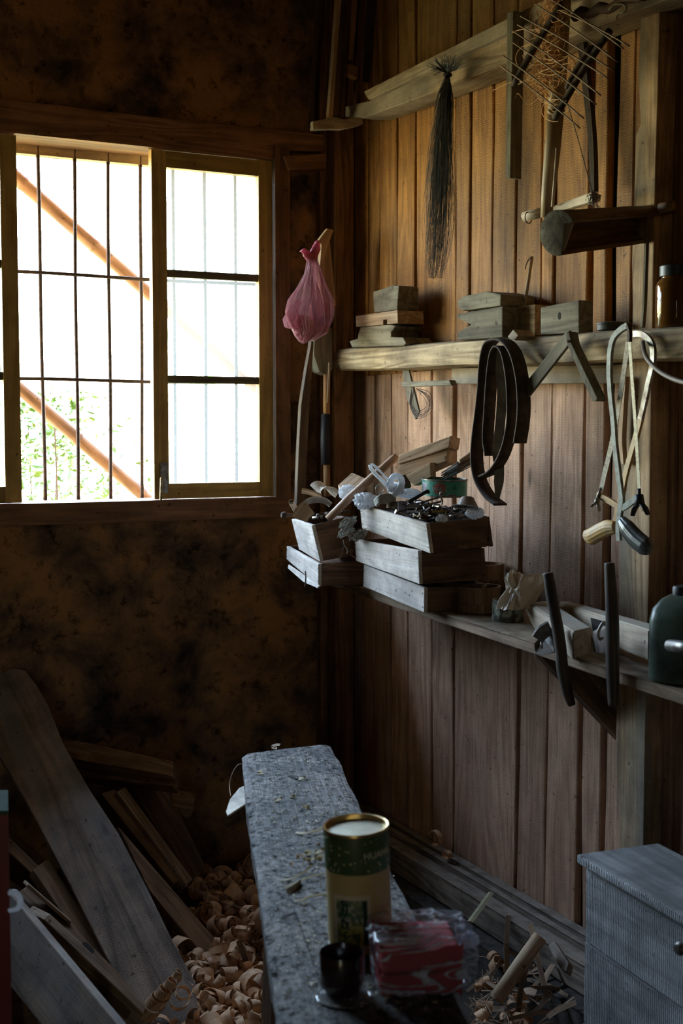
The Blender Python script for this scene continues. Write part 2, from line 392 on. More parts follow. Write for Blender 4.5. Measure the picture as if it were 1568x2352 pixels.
M_bench = wood('bench_wood', (0.075, 0.062, 0.053), (0.40, 0.345, 0.30), rough=0.58, dirt=0.8, bump=1.0, spec=0.35, scale=1.7, ring=8, con=0.7)
_t = M_bench.node_tree; _b = next(n for n in _t.nodes if n.type == 'BSDF_PRINCIPLED'); _tc = _t.nodes.new('ShaderNodeTexCoord')
_ns = _n(_t, 'ShaderNodeTexNoise', Scale=75.0, Detail=8.0, Roughness=0.75); _t.links.new(_tc.outputs['Object'], _ns.inputs['Vector'])
_r = ramp(_t, [(0.40, (0.0,) * 3), (0.62, (0.55,) * 3)]); _t.links.new(_ns.outputs[0], _r.inputs[0]); _t.links.new(_r.outputs[0], _b.inputs['Specular IOR Level'])
_src = _b.inputs['Base Color'].links[0].from_socket; _r2 = ramp(_t, [(0.40, (0.30, 0.27, 0.25)), (0.55, (1, 1, 1))]); _t.links.new(_ns.outputs[0], _r2.inputs[0])
_t.links.new(mixc(_t, _src, _r2.outputs[0], 1.0, 'MULTIPLY'), _b.inputs['Base Color'])
M_chest = wood('chest_wood', (0.38, 0.37, 0.36), (0.66, 0.65, 0.64), rough=0.6, saw=0.45, saw_scale=430, sawdist=2.5, dirt=0.4, sawrot=0.5, bump=0.8, ring=5)
M_iron = plain('rusty_iron', (0.10, 0.055, 0.04), rough=0.7, metal=0.3, col2=(0.04, 0.03, 0.03), scale=90, bump=0.4)
M_steel = plain('dull_steel', (0.34, 0.33, 0.31), rough=0.42, metal=0.8, col2=(0.12, 0.085, 0.06), scale=55, bump=0.2)

# mud plaster: daubed earth with dark soot holes
def mud():
    m, t, b, o = base_mat('mud_plaster'); L = t.links
    tc = t.nodes.new('ShaderNodeTexCoord'); v = tc.outputs['Object']
    n1 = _n(t, 'ShaderNodeTexNoise', Scale=5.5, Detail=10.0, Roughness=0.62, Distortion=0.3); L.new(v, n1.inputs['Vector'])
    n2 = _n(t, 'ShaderNodeTexNoise', Scale=26.0, Detail=9.0, Roughness=0.7); L.new(v, n2.inputs['Vector'])
    c1 = ramp(t, [(0.36, (0.065, 0.050, 0.040)), (0.47, (0.24, 0.14, 0.08)), (0.60, (0.52, 0.27, 0.11))]); L.new(n1.outputs[0], c1.inputs[0])
    c2 = ramp(t, [(0.33, (0.20, 0.19, 0.18)), (0.46, (1, 1, 1))]); L.new(n2.outputs[0], c2.inputs[0])
    col = mixc(t, c1.outputs[0], c2.outputs[0], 1.0, 'MULTIPLY')
    L.new(col, b.inputs['Base Color']); b.inputs['Roughness'].default_value = 0.95; b.inputs['Specular IOR Level'].default_value = 0.15
    ad = _n(t, 'ShaderNodeMath', operation='MULTIPLY_ADD'); L.new(n1.outputs[0], ad.inputs[0]); ad.inputs[1].default_value = 2.0; L.new(n2.outputs[0], ad.inputs[2])
    bp = _n(t, 'ShaderNodeBump', Strength=0.9, Distance=0.02); L.new(ad.outputs[0], bp.inputs['Height']); L.new(bp.outputs[0], b.inputs['Normal'])
    return m
M_mud = mud()
M_floor = plain('earth_floor', (0.060, 0.046, 0.034), rough=0.95, scale=14, var=0.6, bump=0.8)
M_plaster_dark = plain('sooty_boards', (0.075, 0.05, 0.03), rough=0.9, scale=5, var=0.4, bump=0.3)

# ================================================================ room shell
XL, YN, ZT = -1.7, -1.6, 3.1         # far limits of the room behind and beside the camera
# opening of the window in the back wall, its unseen left end widened for more light
wx0, wz1 = B(-120, 300).x, B(330, 316).z
OX0, OX1 = -0.01, B(640, 700).x
OZ0, OZ1 = B(300, 1172).z, B(330, 296).z
def wall_with_hole(name, mat):
    bm = bmesh.new()
    xs = [XL - 0.3, OX0, OX1, W + 0.3]; zs = [-0.1, OZ0, OZ1, ZT]
    def blk(x0, x1, z0, z1):
        nx, nz = max(1, int((x1 - x0) / 0.035)), max(1, int((z1 - z0) / 0.035))
        g = [[bm.verts.new((x0 + (x1 - x0) * i / nx, D, z0 + (z1 - z0) * j / nz)) for j in range(nz + 1)] for i in range(nx + 1)]
        for i in range(nx):
            for j in range(nz): bm.faces.new((g[i][j], g[i + 1][j], g[i + 1][j + 1], g[i][j + 1]))
    for i in range(3):
        for j in range(3):
            if i == 1 and j == 1: continue
            blk(xs[i], xs[i + 1], zs[j], zs[j + 1])
    bmesh.ops.remove_doubles(bm, verts=bm.verts, dist=0.0005)
    for v in bm.verts:
        edge = min(abs(v.co.x - OX0), abs(v.co.x - OX1)) < 0.02 or min(abs(v.co.z - OZ0), abs(v.co.z - OZ1)) < 0.02
        a = 0.0 if edge else 0.014
        v.co.y += a * noise.fractal(V((v.co.x * 4, 0, v.co.z * 4)), 1.0, 2.0, 4) + 0.006
    # thickness of the wall: returns through the opening and the outer face
    T = 0.16
    q = [(OX0, OZ0), (OX1, OZ0), (OX1, OZ1), (OX0, OZ1)]
    for i in range(4):
        a, b = q[i], q[(i + 1) % 4]
        bm.faces.new([bm.verts.new(p) for p in ((a[0], D + 0.006, a[1]), (b[0], D + 0.006, b[1]), (b[0], D + T, b[1]), (a[0], D + T, a[1]))])
    for i in range(3):
        for j in range(3):
            if i == 1 and j == 1: continue
            bm.faces.new([bm.verts.new(p) for p in ((xs[i], D + T, zs[j]), (xs[i + 1], D + T, zs[j]), (xs[i + 1], D + T, zs[j + 1]), (xs[i], D + T, zs[j + 1]))])
    me = bpy.data.meshes.new(name); bm.to_mesh(me); bm.free()
    return struct(link(name, me, mat, None, None, True))
wall_with_hole('wall_back', M_mud)
def quad(name, pts, mat):
    me = bpy.data.meshes.new(name); me.from_pydata([tuple(p) for p in pts], [], [tuple(range(len(pts)))]); return struct(link(name, me, mat))
def boxs(name, lo, hi, mat):
    c = [(a + b) / 2 for a, b in zip(lo, hi)]; s = [b - a for a, b in zip(lo, hi)]
    return struct(box(name, c, s, mat, bev=0))
def floor_mesh():
    bm = bmesh.new(); nx, ny = 60, 80; x0, x1, y0, y1 = XL, W + 0.12, YN, D + 0.1
    g = [[bm.verts.new((x0 + (x1 - x0) * i / nx, y0 + (y1 - y0) * j / ny, 0)) for j in range(ny + 1)] for i in range(nx + 1)]
    for i in range(nx):
        for j in range(ny): bm.faces.new((g[i][j], g[i + 1][j], g[i + 1][j + 1], g[i][j + 1]))
    for v in bm.verts: v.co.z = -0.02 + 0.016 * noise.fractal(V((v.co.x * 3, v.co.y * 3, 0)), 1, 2, 4)
    return struct(link('floor', mesh_of(bm), M_floor, None, None, True))
floor_mesh()
boxs('ceiling', (XL - 0.3, YN - 0.3, ZT), (W + 0.3, D + 0.5, ZT + 0.08), M_plaster_dark)
boxs('wall_left', (XL - 0.1, YN, -0.1), (XL, D + 0.16, ZT), M_plaster_dark)
# wall behind the camera, with a narrow slit added to let in fill light
DX0, DX1, DZ1 = -1.35, -1.24, 1.9
bmw = bmesh.new()
for lo, hi in (((XL - 0.1, YN - 0.1, -0.1), (DX0, YN, ZT)), ((DX1, YN - 0.1, -0.1), (W + 0.2, YN, ZT)), ((DX0, YN - 0.1, DZ1), (DX1, YN, ZT))):
    r = bmesh.ops.create_cube(bmw, size=1)
    for v in r['verts']: v.co = V([lo[k] + (v.co[k] + 0.5) * (hi[k] - lo[k]) for k in range(3)])
struct(link('wall_front', mesh_of(bmw), M_plaster_dark))
boxs('wall_right_backing', (W + 0.03, YN, -0.1), (W + 0.11, D + 0.16, ZT), M_dark).name = 'wall_right'

# planks of the right wall: two courses, split behind the shelf beam
def plank_course(name, seams, zlo, zhi, mat, pyref, taper=0.0):
    """seams: (px_left, px_right) of each board at the reference row; gaps stay open to the dark backing"""
    bm = bmesh.new(); lay = bm.loops.layers.float_color.new('board'); r_ = random.Random(11 if zlo < 1 else 5)
    for (a, b) in seams:
        y1 = R(a, pyref).y; y0 = R(b, pyref).y       # a: far edge (left), b: near edge (right)
        n = 26; off = r_.uniform(-0.004, 0.004); tint = (r_.random(), r_.random(), r_.random(), 1); tw = r_.uniform(-0.006, 0.006) * taper
        sd1, sd2 = r_.random() * 90, r_.random() * 90; prev = None; fs = []
        for k in range(n + 1):
            z = zlo + (zhi - zlo) * k / n; s = k / n - 0.5
            w1 = 0.005 * noise.noise(V((sd1, z * 3.0, 0))) + tw * s; w2 = 0.005 * noise.noise(V((sd2, z * 3.0, 0))) + tw * s
            x = W + off + 0.003 * noise.noise(V((sd1, z * 2, 5)))
            c = [(x + 0.020, y1 + w1), (x + 0.002, y1 + w1), (x, y1 + w1 - 0.003), (x, y0 + w2 + 0.003), (x + 0.002, y0 + w2), (x + 0.020, y0 + w2)]
            ring = [bm.verts.new((p[0], p[1], z)) for p in c]
            if prev:
                for q in range(5): fs.append(bm.faces.new((prev[q], prev[q + 1], ring[q + 1], ring[q])))
            prev = ring
        for f in fs:
            for l in f.loops: l[lay] = tint
    me = bpy.data.meshes.new(name); bmesh.ops.recalc_face_normals(bm, faces=bm.faces); bm.to_mesh(me); bm.free()
    return struct(link(name, me, mat))
def seq(xs, gap=1.5, wide={}):
    return [(a + (wide.get(a, gap)), b - gap / 2) for a, b in zip(xs, xs[1:])]
up_x = [770, 815, 845, 871, 912, 953, 1045, 1078, 1128, 1182, 1240, 1272, 1346, 1394, 1452, 1502, 1548, 1610, 1680, 1760, 1850, 1960, 2100, 2280, 2500]
plank_course('wall_right_planks', seq(up_x, 2.0, {1346: 17, 1394: 22, 1240: 5}), R(1000, 850).z, ZT, M_wall_up, 600).name = 'wall_right_upper'
lo_x = [730, 770, 812, 858, 897, 935, 990, 1040, 1118, 1190, 1256, 1330, 1384, 1440, 1500, 1546, 1610, 1700, 1800, 1900, 2050, 2250, 2500]
plank_course('wall_right_planks', seq(lo_x, 2.0, {1330: 10, 1384: 14, 990: 3, 1256: 3, 1190: 3}), -0.02, R(1000, 850).z - 0.001, M_wall_lo, 1500, 3.0).name = 'wall_right_lower'

# ================================================================ outside
M_ground = plain('sunny_bank', (0.34, 0.27, 0.12), rough=0.9, scale=8, col2=(0.16, 0.18, 0.06), bump=0.3)
def bank():
    bm = bmesh.new(); nx, ny = 40, 40
    g = [[bm.verts.new((-6 + 12 * i / nx, D + 0.5 + 7 * j / ny, 0)) for j in range(ny + 1)] for i in range(nx + 1)]
    for i in range(nx):
        for j in range(ny): bm.faces.new((g[i][j], g[i + 1][j], g[i + 1][j + 1], g[i][j + 1]))
    for v in bm.verts: v.co.z = -0.1 + 0.05 * (v.co.y - D) + 0.12 * noise.fractal(V((v.co.x, v.co.y, 0)), 1, 2, 4)
    return struct(link('ground', mesh_of(bm), M_ground, None, None, True))
bank()

# eaves over the window, out of view, added to block the steep sky
M_eave = wood('eave_wood', (0.20, 0.13, 0.08), (0.42, 0.3, 0.2), rough=0.8)
struct(slab('added_eaves', [V((-1.2, D + 0.16, 2.56)), V((2.4, D + 0.16, 2.56)), V((2.4, D + 0.62, 2.42)), V((-1.2, D + 0.62, 2.42))], V((0, 0.3, 1)), 0.05, M_eave))
# ================================================================ window in the back wall
def bar(name, lo, hi, mat, parent=None, bev=0.002):
    c = V([(a + b) / 2 for a, b in zip(lo, hi)]); s = V([b - a for a, b in zip(lo, hi)])
    return ppd(name, V(lo), V((s.x, 0, 0)), V((0, s.y, 0)), V((0, 0, s.z)), mat, parent, bev)
M_glass_m, _t, _b, _o = base_mat('dusty_window_glass')
_tr = _t.nodes.new('ShaderNodeBsdfTransparent'); _tr.inputs[0].default_value = (0.93, 0.98, 0.98, 1)
_tl = _t.nodes.new('ShaderNodeBsdfTranslucent'); _tl.inputs[0].default_value = (0.92, 0.96, 0.98, 1)
_m = _t.nodes.new('ShaderNodeMixShader'); _m.inputs[0].default_value = 0.045
_b.inputs['Base Color'].default_value = (0.9, 0.95, 0.97, 1); _b.inputs['Roughness'].default_value = 0.3
_m2 = _t.nodes.new('ShaderNodeMixShader'); _m2.inputs[0].default_value = 0.06
_t.links.new(_tr.outputs[0], _m.inputs[1]); _t.links.new(_tl.outputs[0], _m.inputs[2])
_t.links.new(_m.outputs[0], _m2.inputs[1]); _t.links.new(_b.outputs[0], _m2.inputs[2]); _t.links.new(_m2.outputs[0], _o.inputs[0])

WL, WR, WB, WT = OX0 + 0.03, 1.562, 1.135, 2.178
win = thing('window_1', None, None, (1.0, D, WB)); del win['label'], win['category']; win['kind'] = 'structure'
# outer frame: head, sill and jambs
bar('frame_head', (WL - 0.03, D - 0.03, 2.176), (1.60, D + 0.10, 2.216), M_frame, win)
bar('frame_head', (WL - 0.03, D - 0.02, 2.128), (1.60, D + 0.006, 2.180), M_frame, win).name = 'head_rail' if False else 'frame_head_lip'
bpy.data.objects['frame_head_lip'].hide_render = False
bar('frame_sill', (WL - 0.03, D - 0.045, 1.075), (1.60, D + 0.10, 1.137), M_frame, win)
bar('frame_jamb', (1.562, D - 0.04, 1.075), (1.612, D + 0.10, 2.216), M_frame, win)
# remove the lip: the sash tops stand directly under the head
bpy.data.objects.remove(bpy.data.objects['frame_head_lip'])
# lintel board above
slabB('lintel', [(-1500, 50), (0, 226), (300, 262), (745, 310), (745, 348), (645, 345), (0, 273), (-1500, 94)], 0.03, 0.05, M_frame, cuts=8, wob=0.002)['kind'] = 'structure'
bpy.data.objects['lintel'].name = 'trim_1'
def sash(x0, x1, y, wood_m, name='sash', stile=0.046, latch=False, top=2.172):
    s = thing(name, None, None, (x0, y, WB)); del s['label'], s['category']; WORLD[s.name] = Matrix.Translation((x0, y, WB))
    s.parent = win; s.matrix_parent_inverse = WORLD[win.name].inverted()
    z0, z1 = 1.139, top
    bar('stile', (x0, y, z0), (x0 + stile, y + 0.028, z1), wood_m, s)
    bar('stile', (x1 - stile, y, z0), (x1, y + 0.028, z1), wood_m, s)
    bar('rail', (x0 + stile, y + 0.002, z1 - 0.048), (x1 - stile, y + 0.026, z1), wood_m, s)
    bar('rail', (x0 + stile, y + 0.002, z0), (x1 - stile, y + 0.026, z0 + 0.046), wood_m, s)
    for zc in (1.814, 1.499):
        bar('muntin', (x0 + stile, y + 0.006, zc - 0.011), (x1 - stile, y + 0.024, zc + 0.011), M_sash_dark, s)
    # puttied edges and three panes
    zz = [z0 + 0.046, 1.499, 1.814, z1 - 0.048]
    for a, b in zip(zz, zz[1:]):
        bar('pane', (x0 + stile - 0.004, y + 0.018, a), (x1 - stile + 0.004, y + 0.0205, b), M_glass_m, s, bev=0)
    return s
M_sash_dark = wood('sash_wood_dark', (0.10, 0.085, 0.05), (0.20, 0.17, 0.10), rough=0.6, knots=0)
s1 = sash(1.173, 1.560, D - 0.022, M_sash)
s2 = sash(0.40, 0.779, D - 0.022, M_sash)
s4 = sash(0.022, 0.40, D + 0.014, M_sash)  # out of view, fills the left end added to the opening
# bolt latch on the right sash's stile
M_brass = plain('worn_brass', (0.45, 0.34, 0.16), rough=0.35, metal=0.9, col2=(0.1, 0.08, 0.05), scale=80)
lt = bar('latch_plate', (B(362, 1062).x, D - 0.028, B(362, 1132).z), (B(379, 1062).x, D - 0.022, B(362, 1062).z), M_steel, s1)
tube('latch_bolt', [B(370, 1098, 0.036), B(369, 1150, 0.036), B(367, 1162, 0.036)], 0.0038, M_brass, s1)
tube('latch_knob', [B(372, 1098, 0.030), B(372, 1098, 0.046)], 0.0045, M_brass, s1)
# white dot nail on the head
# iron bars outside
BX = [0.845, 0.952, 1.058, 1.164, 1.270, 1.376, 1.482]
for xb in [0.52, 0.63, 0.74] + []:
    pass
yb = D + 0.105
for i, px in enumerate((86, 170, 247, 322)):
    top = B(px, 345, -0.105); bot = B(px + (18 if i == 0 else 10 if i == 1 else 8 if i == 2 else 5), 1142, -0.105)
    P = [V((top.x + (bot.x - top.x) * s + 0.0012 * math.sin(9 * s + i), yb, 2.2 - (2.2 - 1.10) * s)) for s in [k / 12 for k in range(13)]]
    tube('bar', P, 0.0058, M_iron, win, seg=8)
step = B(247, 600, -0.105).x - B(170, 600, -0.105).x
for k in (1, 2, 3, 4):
    x = B(325, 600, -0.105).x + step * k
    tube('bar', [V((x, yb, 2.2)), V((x + 0.001, yb, 1.65)), V((x, yb, 1.10))], 0.0058, M_iron, win, seg=8)
for k in range(1, 8):
    x = B(86, 600, -0.105).x - step * k
    tube('bar', [V((x, yb, 2.2)), V((x + 0.001, yb, 1.65)), V((x, yb, 1.10))], 0.0058, M_iron, win, seg=8)
for py, pr in ((626, 640), (871, 876)):
    z = B(60, py, -0.1).z
    P = [V((OX0 - 0.02 + (OX1 + 0.02 - OX0) * s, yb - 0.008, z + 0.002 * math.sin(14 * s))) for s in [k / 14 for k in range(15)]]
    tube('cross_bar', P, 0.0054, M_iron, win, seg=8)
bar('outer_head', (OX0 - 0.05, D + 0.10, 2.150), (OX1 + 0.05, D + 0.135, 2.24), M_rough, win)
bar('outer_sill', (OX0 - 0.05, D + 0.09, 1.06), (OX1 + 0.05, D + 0.19, 1.105), M_rough, win)
# portals: sampling helpers on the window and the added fill slit, they give off no light of their own
portal('window_daylight', ((OX0 + OX1) / 2, D + 0.155, (1.06 + 2.2) / 2), (math.radians(-90), 0, 0), OX1 - OX0, 1.15)
portal('fill_slit_daylight', ((DX0 + DX1) / 2, YN - 0.03, DZ1 / 2), (math.radians(90), 0, 0), DX1 - DX0, DZ1)

# two bamboo props outside the window
M_bamboo = wood('bamboo_culm', (0.16, 0.085, 0.045), (0.36, 0.20, 0.11), rough=0.5, dirt=0.3, knots=0)
def bamboo(name, p0, p1, r, mat, label, n=6, group=None, parent=None):
    P = []; rr = []
    for k in range(n):
        a, b = k / n, (k + 1) / n
        for s, q in ((0.0, 1.12), (0.03, 1.0), (0.5, 0.98), (0.97, 1.0)):
            P.append(p0.lerp(p1, a + (b - a) * s)); rr.append(r * q)
    P.append(p1); rr.append(r)
    o = tube(name, P, rr, mat, parent, seg=14)
    if label: tag(o, label, 'bamboo pole', group)
    return o
Zo = -0.55
bamboo('bamboo_pole', B(-120, 270, Zo), B(660, 950, Zo), 0.024, M_bamboo, 'bamboo prop slanting outside the window bars, the upper of the two', 5)
bamboo('bamboo_pole', B(-140, 730, Zo - 0.03), B(600, 1370, Zo - 0.03), 0.024, M_bamboo, 'bamboo prop slanting outside the window bars, the lower one beside the leaves', 5)
# shrub below the window
M_leaf = plain('leaf_green', (0.13, 0.22, 0.045), rough=0.5, scale=30, col2=(0.05, 0.11, 0.02), bump=0)
def shrub(name, c, spread, n, mat, label, size=0.05, seed=1):
    r_ = random.Random(seed); t = thing(name, label, 'shrub', (c[0], c[1], -0.1))
    bm = bmesh.new()
    for k in range(n):
        p = V((r_.gauss(0, spread[0]), r_.gauss(0, spread[1]), abs(r_.gauss(0, 1)) * -spread[2] + spread[2] * 0.9)) + V(c)
        a = V((r_.uniform(-1, 1), r_.uniform(-1, 1), r_.uniform(-0.6, 0.6))).normalized(); b = a.cross(V((r_.uniform(-1, 1), r_.uniform(-1, 1), 1))).normalized()
        L_ = size * r_.uniform(0.7, 1.5); w = L_ * 0.45; nn = a.cross(b) * 0.006
        q = [p, p + a * L_ * .5 + b * w * .5 + nn, p + a * L_, p + a * L_ * .5 - b * w * .5 + nn]
        bm.faces.new([bm.verts.new(x) for x in q[:3]]); bm.faces.new([bm.verts.new(x) for x in (q[0], q[2], q[3])])
    me = bpy.data.meshes.new(name); bm.to_mesh(me); bm.free()
    o = link('leaves', me, mat, None, t)
    bm = bmesh.new()
    for k in range(7):
        P = [V((c[0] + r_.uniform(-.05, .05), c[1], -0.1))]; top = V(c) + V((r_.gauss(0, spread[0]), r_.gauss(0, spread[1]), r_.uniform(-.1, spread[2])))
        for s in (0.3, 0.6, 1.0): P.append(P[0].lerp(top, s) + V((r_.uniform(-.02, .02), 0, 0)))
        tube_bm(bm, P, [0.007, 0.003], 6)
    link('stems', mesh_of(bm), M_iron, None, t)
    return t
c1 = G(95, 1075, 5.3); c2 = G(225, 1150, 6.0)
shrub('leafy_shrub', c1, (0.14, 0.2, 0.36), 1300, M_leaf, 'leafy green shrub outside the lower left of the barred window', 0.042, 3)
shrub('leafy_shrub', c2, (0.16, 0.2, 0.10), 160, M_leaf, 'low green plant outside the window just above the sill', 0.06, 4)
# ================================================================ timbers on the walls
M_black = plain('black_rubber', (0.02, 0.02, 0.025), rough=0.5, bump=0.1)
M_leather = plain('old_leather', (0.085, 0.058, 0.045), rough=0.8, col2=(0.035, 0.025, 0.02), scale=35, bump=0.4, spec=0.2)
M_leather_pale = plain('worn_leather_inside', (0.22, 0.22, 0.18), rough=0.7, col2=(0.12, 0.12, 0.10), scale=35, bump=0.4)
M_hair = plain('black_fibre', (0.035, 0.032, 0.028), rough=0.5, col2=(0.012, 0.011, 0.01), scale=90, bump=0, spec=0.4)
M_straw = plain('dry_fibre', (0.72, 0.42, 0.17), rough=0.6, col2=(0.48, 0.26, 0.09), scale=60, bump=0)
M_twig = wood('dark_twig', (0.035, 0.022, 0.015), (0.10, 0.065, 0.04), rough=0.8, knots=0)
M_twig_l = wood('thin_bamboo_stick', (0.14, 0.08, 0.05), (0.32, 0.2, 0.12), rough=0.6, knots=0)
M_darkboard = wood('dark_old_board', (0.05, 0.028, 0.018), (0.14, 0.075, 0.045), rough=0.8)
M_whitewood = wood('barked_white_wood', (0.42, 0.34, 0.24), (0.78, 0.66, 0.50), rough=0.6, knots=0, dirt=0.4)
M_orange = wood('warm_orange_wood', (0.28, 0.13, 0.05), (0.58, 0.32, 0.14), rough=0.6, dirt=0.2)
M_ochre = plain('ochre_paint', (0.55, 0.33, 0.10), rough=0.45, col2=(0.36, 0.2, 0.07), scale=40, bump=0.15)
M_greygreen = plain('dusty_green_paint', (0.34, 0.36, 0.29), rough=0.55, col2=(0.17, 0.17, 0.14), scale=60, bump=0.2)

# corner post (two faces seen)
struct(ppd('trim_2', V((1.748, 3.58, -0.02)), V((0.064, 0, 0)), V((0, 0.085, 0)), V((0, 0, 3.1)), M_corner, None, 0.004))
struct(ppd('trim_3', V((1.722, 3.635, -0.02)), V((0.024, 0, 0)), V((0, 0.03, 0)), V((0, 0, 3.1)), M_corner, None, 0.003))
o = slabB('timber_stub', [(652, 358), (750, 353), (750, 388), (664, 390)], 0.055, 0.06, M_frame)
tag(o, 'short squared timber stub sticking out by the top right of the window frame', 'timber')
# rails near the top
o = slabR('timber_rail', [(835, 210), (1600, -178), (1600, -133), (1177, 70), (1000, 155), (846, 229)], 0.115, 0.05, M_rough, wob=0.0015, cuts=8)
tag(o, 'pale sawn board slanting up the plank wall, upper of the top pair', 'rail')
o = slabR('timber_rail', [(793, 244), (846, 232), (1000, 158), (1177, 73), (1600, -129), (1600, -29), (1170, 141), (1050, 192), (839, 270), (793, 268)], 0.10, 0.085, M_rough, wob=0.002, cuts=8)
tag(o, 'thick rounded timber under the pale board at the top of the plank wall', 'rail')
# shelf beam
def beam_shelf():
    y0, y1 = R(768, 800, .12).y, 0.6; n = 40; bm = bmesh.new(); rings = []
    def zt(y): return 1.535 + 0.03 * 0
    a = R(770, 801, .12); b = R(1568, 748, .12); a2 = R(775, 852, .12); b2 = R(1500, 828, .12)
    for k in range(n + 1):
        y = y0 + (y1 - y0) * k / n
        top = a.z + (b.z - a.z) * (y - a.y) / (b.y - a.y) + 0.006 * noise.noise(V((y * 3, 1, 0)))
        bot = a2.z + (b2.z - a2.z) * (y - a2.y) / (b2.y - a2.y) + 0.005 * noise.noise(V((y * 3, 7, 0)))
        h = top - bot; xo = W - 0.12 + 0.004 * noise.noise(V((y * 2.5, 3, 0)))
        c = [(W - 0.005, top), (xo + 0.02, top), (xo + 0.006, top - h * .07), (xo, top - h * .28), (xo - 0.001, bot + h * .3), (xo + 0.006, bot + h * .06), (xo + 0.02, bot), (W - 0.005, bot)]
        rings.append([bm.verts.new((0 + (y - y0), 0 - (x - W), z - 1.5)) for x, z in c])
    for p, q in zip(rings, rings[1:]):
        for k in range(8): bm.faces.new((p[k], p[(k + 1) % 8], q[(k + 1) % 8], q[k]))
    bm.faces.new(rings[0]); bm.faces.new(rings[-1][::-1])
    M = Matrix(((0, -1, 0, W), (1, 0, 0, y0), (0, 0, 1, 1.5), (0, 0, 0, 1)))
    o = link('shelf_beam', mesh_of(bm), M_beam, M, None, True); o.data.set_sharp_from_angle(angle=math.radians(40))
    tag(o, 'long thick pale beam across the plank wall carrying wood blocks and a jar', 'beam')
    return a, b
beam_shelf()
o = slabR('wall_batten', [(1037, 846), (1470, 836), (1470, 880), (1037, 882)], 0.045, 0.03, M_rough)
tag(o, 'grey batten nailed to the planks just under the shelf beam', 'batten')
# rough post on the right
o = slabR('wall_post', [(1474, -40), (1466, 170), (1470, 285), (1459, 312), (1455, 460), (1451, 600), (1453, 740), (1440, 860), (1428, 1000), (1424, 1200), (1420, 1400), (1414, 1700), (1424, 1960), (1424, 2250), (1474, 2250), (1476, 1990), (1481, 1650), (1490, 1300), (1493, 1000), (1497, 750), (1503, 450), (1517, -40)], 0.055, 0.05, M_post, grain=V((0, 0, 1)), wob=0.001, cuts=2)
o.name = 'trim_4'; struct(o)
# dark hanging board and bent lath
o = slabR('hanging_board', [(1164, 28), (1178, 24), (1171, 409), (1160, 409)], 0.148, 0.032, M_greywood if False else M_grey, grain=V((0, 0, 1)))
tag(o, 'narrow dark board hanging straight down in front of the top rail', 'board')
P = [R(a, b, .045) for a, b in ((1306, -40), (1322, 40), (1337, 100), (1346, 180), (1356, 270), (1362, 350), (1364, 440))]
o = ribbon('dark_lath', smoothpath(P, 4), 0.012, V((1, 0, 0)), [0.026 - 0.010 * k / 24 for k in range(25)], M_twig); tag(o, 'dark bent lath hanging behind the stick rack at the top right', 'lath')

# ================================================================ bundle of black fibre
def hank():
    t = thing('fibre_hank', 'long black hank of fibre like a horse tail hanging from the top rail', 'hank', R(1028, 165, .135))
    prof = [(1027, 172, 3), (1024, 215, 11), (1020, 260, 16), (1015, 330, 23), (1011, 420, 28), (1008, 500, 29), (1005, 560, 23), (1001, 610, 15), (999, 645, 9)]
    def pt(s, u):
        q = s * (len(prof) - 1); i = min(len(prof) - 2, int(q)); f = q - i; a, b = prof[i], prof[i + 1]
        return a[0] + (b[0] - a[0]) * f, a[1] + (b[1] - a[1]) * f, (a[2] + (b[2] - a[2]) * f)
    r_ = random.Random(3); bm = bmesh.new()
    for k in range(250):
        u = r_.gauss(-0.05, 0.5); dx = r_.uniform(-0.013, 0.013); end = r_.uniform(0.45, 1.0) if abs(u) < .6 else r_.uniform(0.35, 0.95); ph = r_.random() * 6; sw = r_.gauss(0, 5)
        P = []
        for j in range(11):
            s = end * j / 10; x, y, w = pt(s, u)
            p = R(x + u * w * (0.85 + .3 * math.sin(ph)) + 1.6 * math.sin(ph + j * .8) + sw * (j / 10) ** 2, y, 0.14); p.x += dx * min(1, s * 6) ; P.append(p)
        tube_bm(bm, P, [0.0009, 0.0006, 0.0003], 3, False)
    for k in range(60):   # loose hairs
        u = r_.uniform(-1.5, 1.5); s0 = r_.uniform(0.2, 0.5); P = []
        for j in range(8):
            s = s0 + (0.98 - s0) * j / 7; x, y, w = pt(min(s, 1), u)
            P.append(R(x + u * w * (0.6 + 0.5 * j / 7) + 3 * math.sin(j + k), y, 0.14 + 0.01 * math.sin(k)))
        tube_bm(bm, P, [0.0005, 0.0003], 3, False)
    link('fibres', mesh_of(bm), M_hair, None, t)
    bm = bmesh.new()
    for k in range(110):   # tuft over the knot
        a = r_.uniform(-1.2, 1.2); l = r_.uniform(18, 52); P = []
        for j in range(5):
            f = j / 4; P.append(R(1027 + math.sin(a) * l * f + r_.uniform(-2, 2), 168 - math.cos(a) * l * f * 0.9, 0.14 + 0.02 * f * math.sin(k)))
        tube_bm(bm, P, [0.0010, 0.0005], 3, False)
    for k in range(26):
        a = r_.uniform(-0.6, 0.9); P = [R(1020 - 30 * f * math.cos(a) * r_.uniform(.8, 1.1), 160 + 22 * f * math.sin(a), 0.145) for f in (0, .3, .6, 1)]
        tube_bm(bm, smoothpath(P, 3), 0.0005, 3, False)
    link('tuft', mesh_of(bm), M_hair, None, t)
    tube('knot', [R(1022, 172, .14), R(1027, 176, .155), R(1033, 172, .14)], 0.006, M_black, t)
hank()

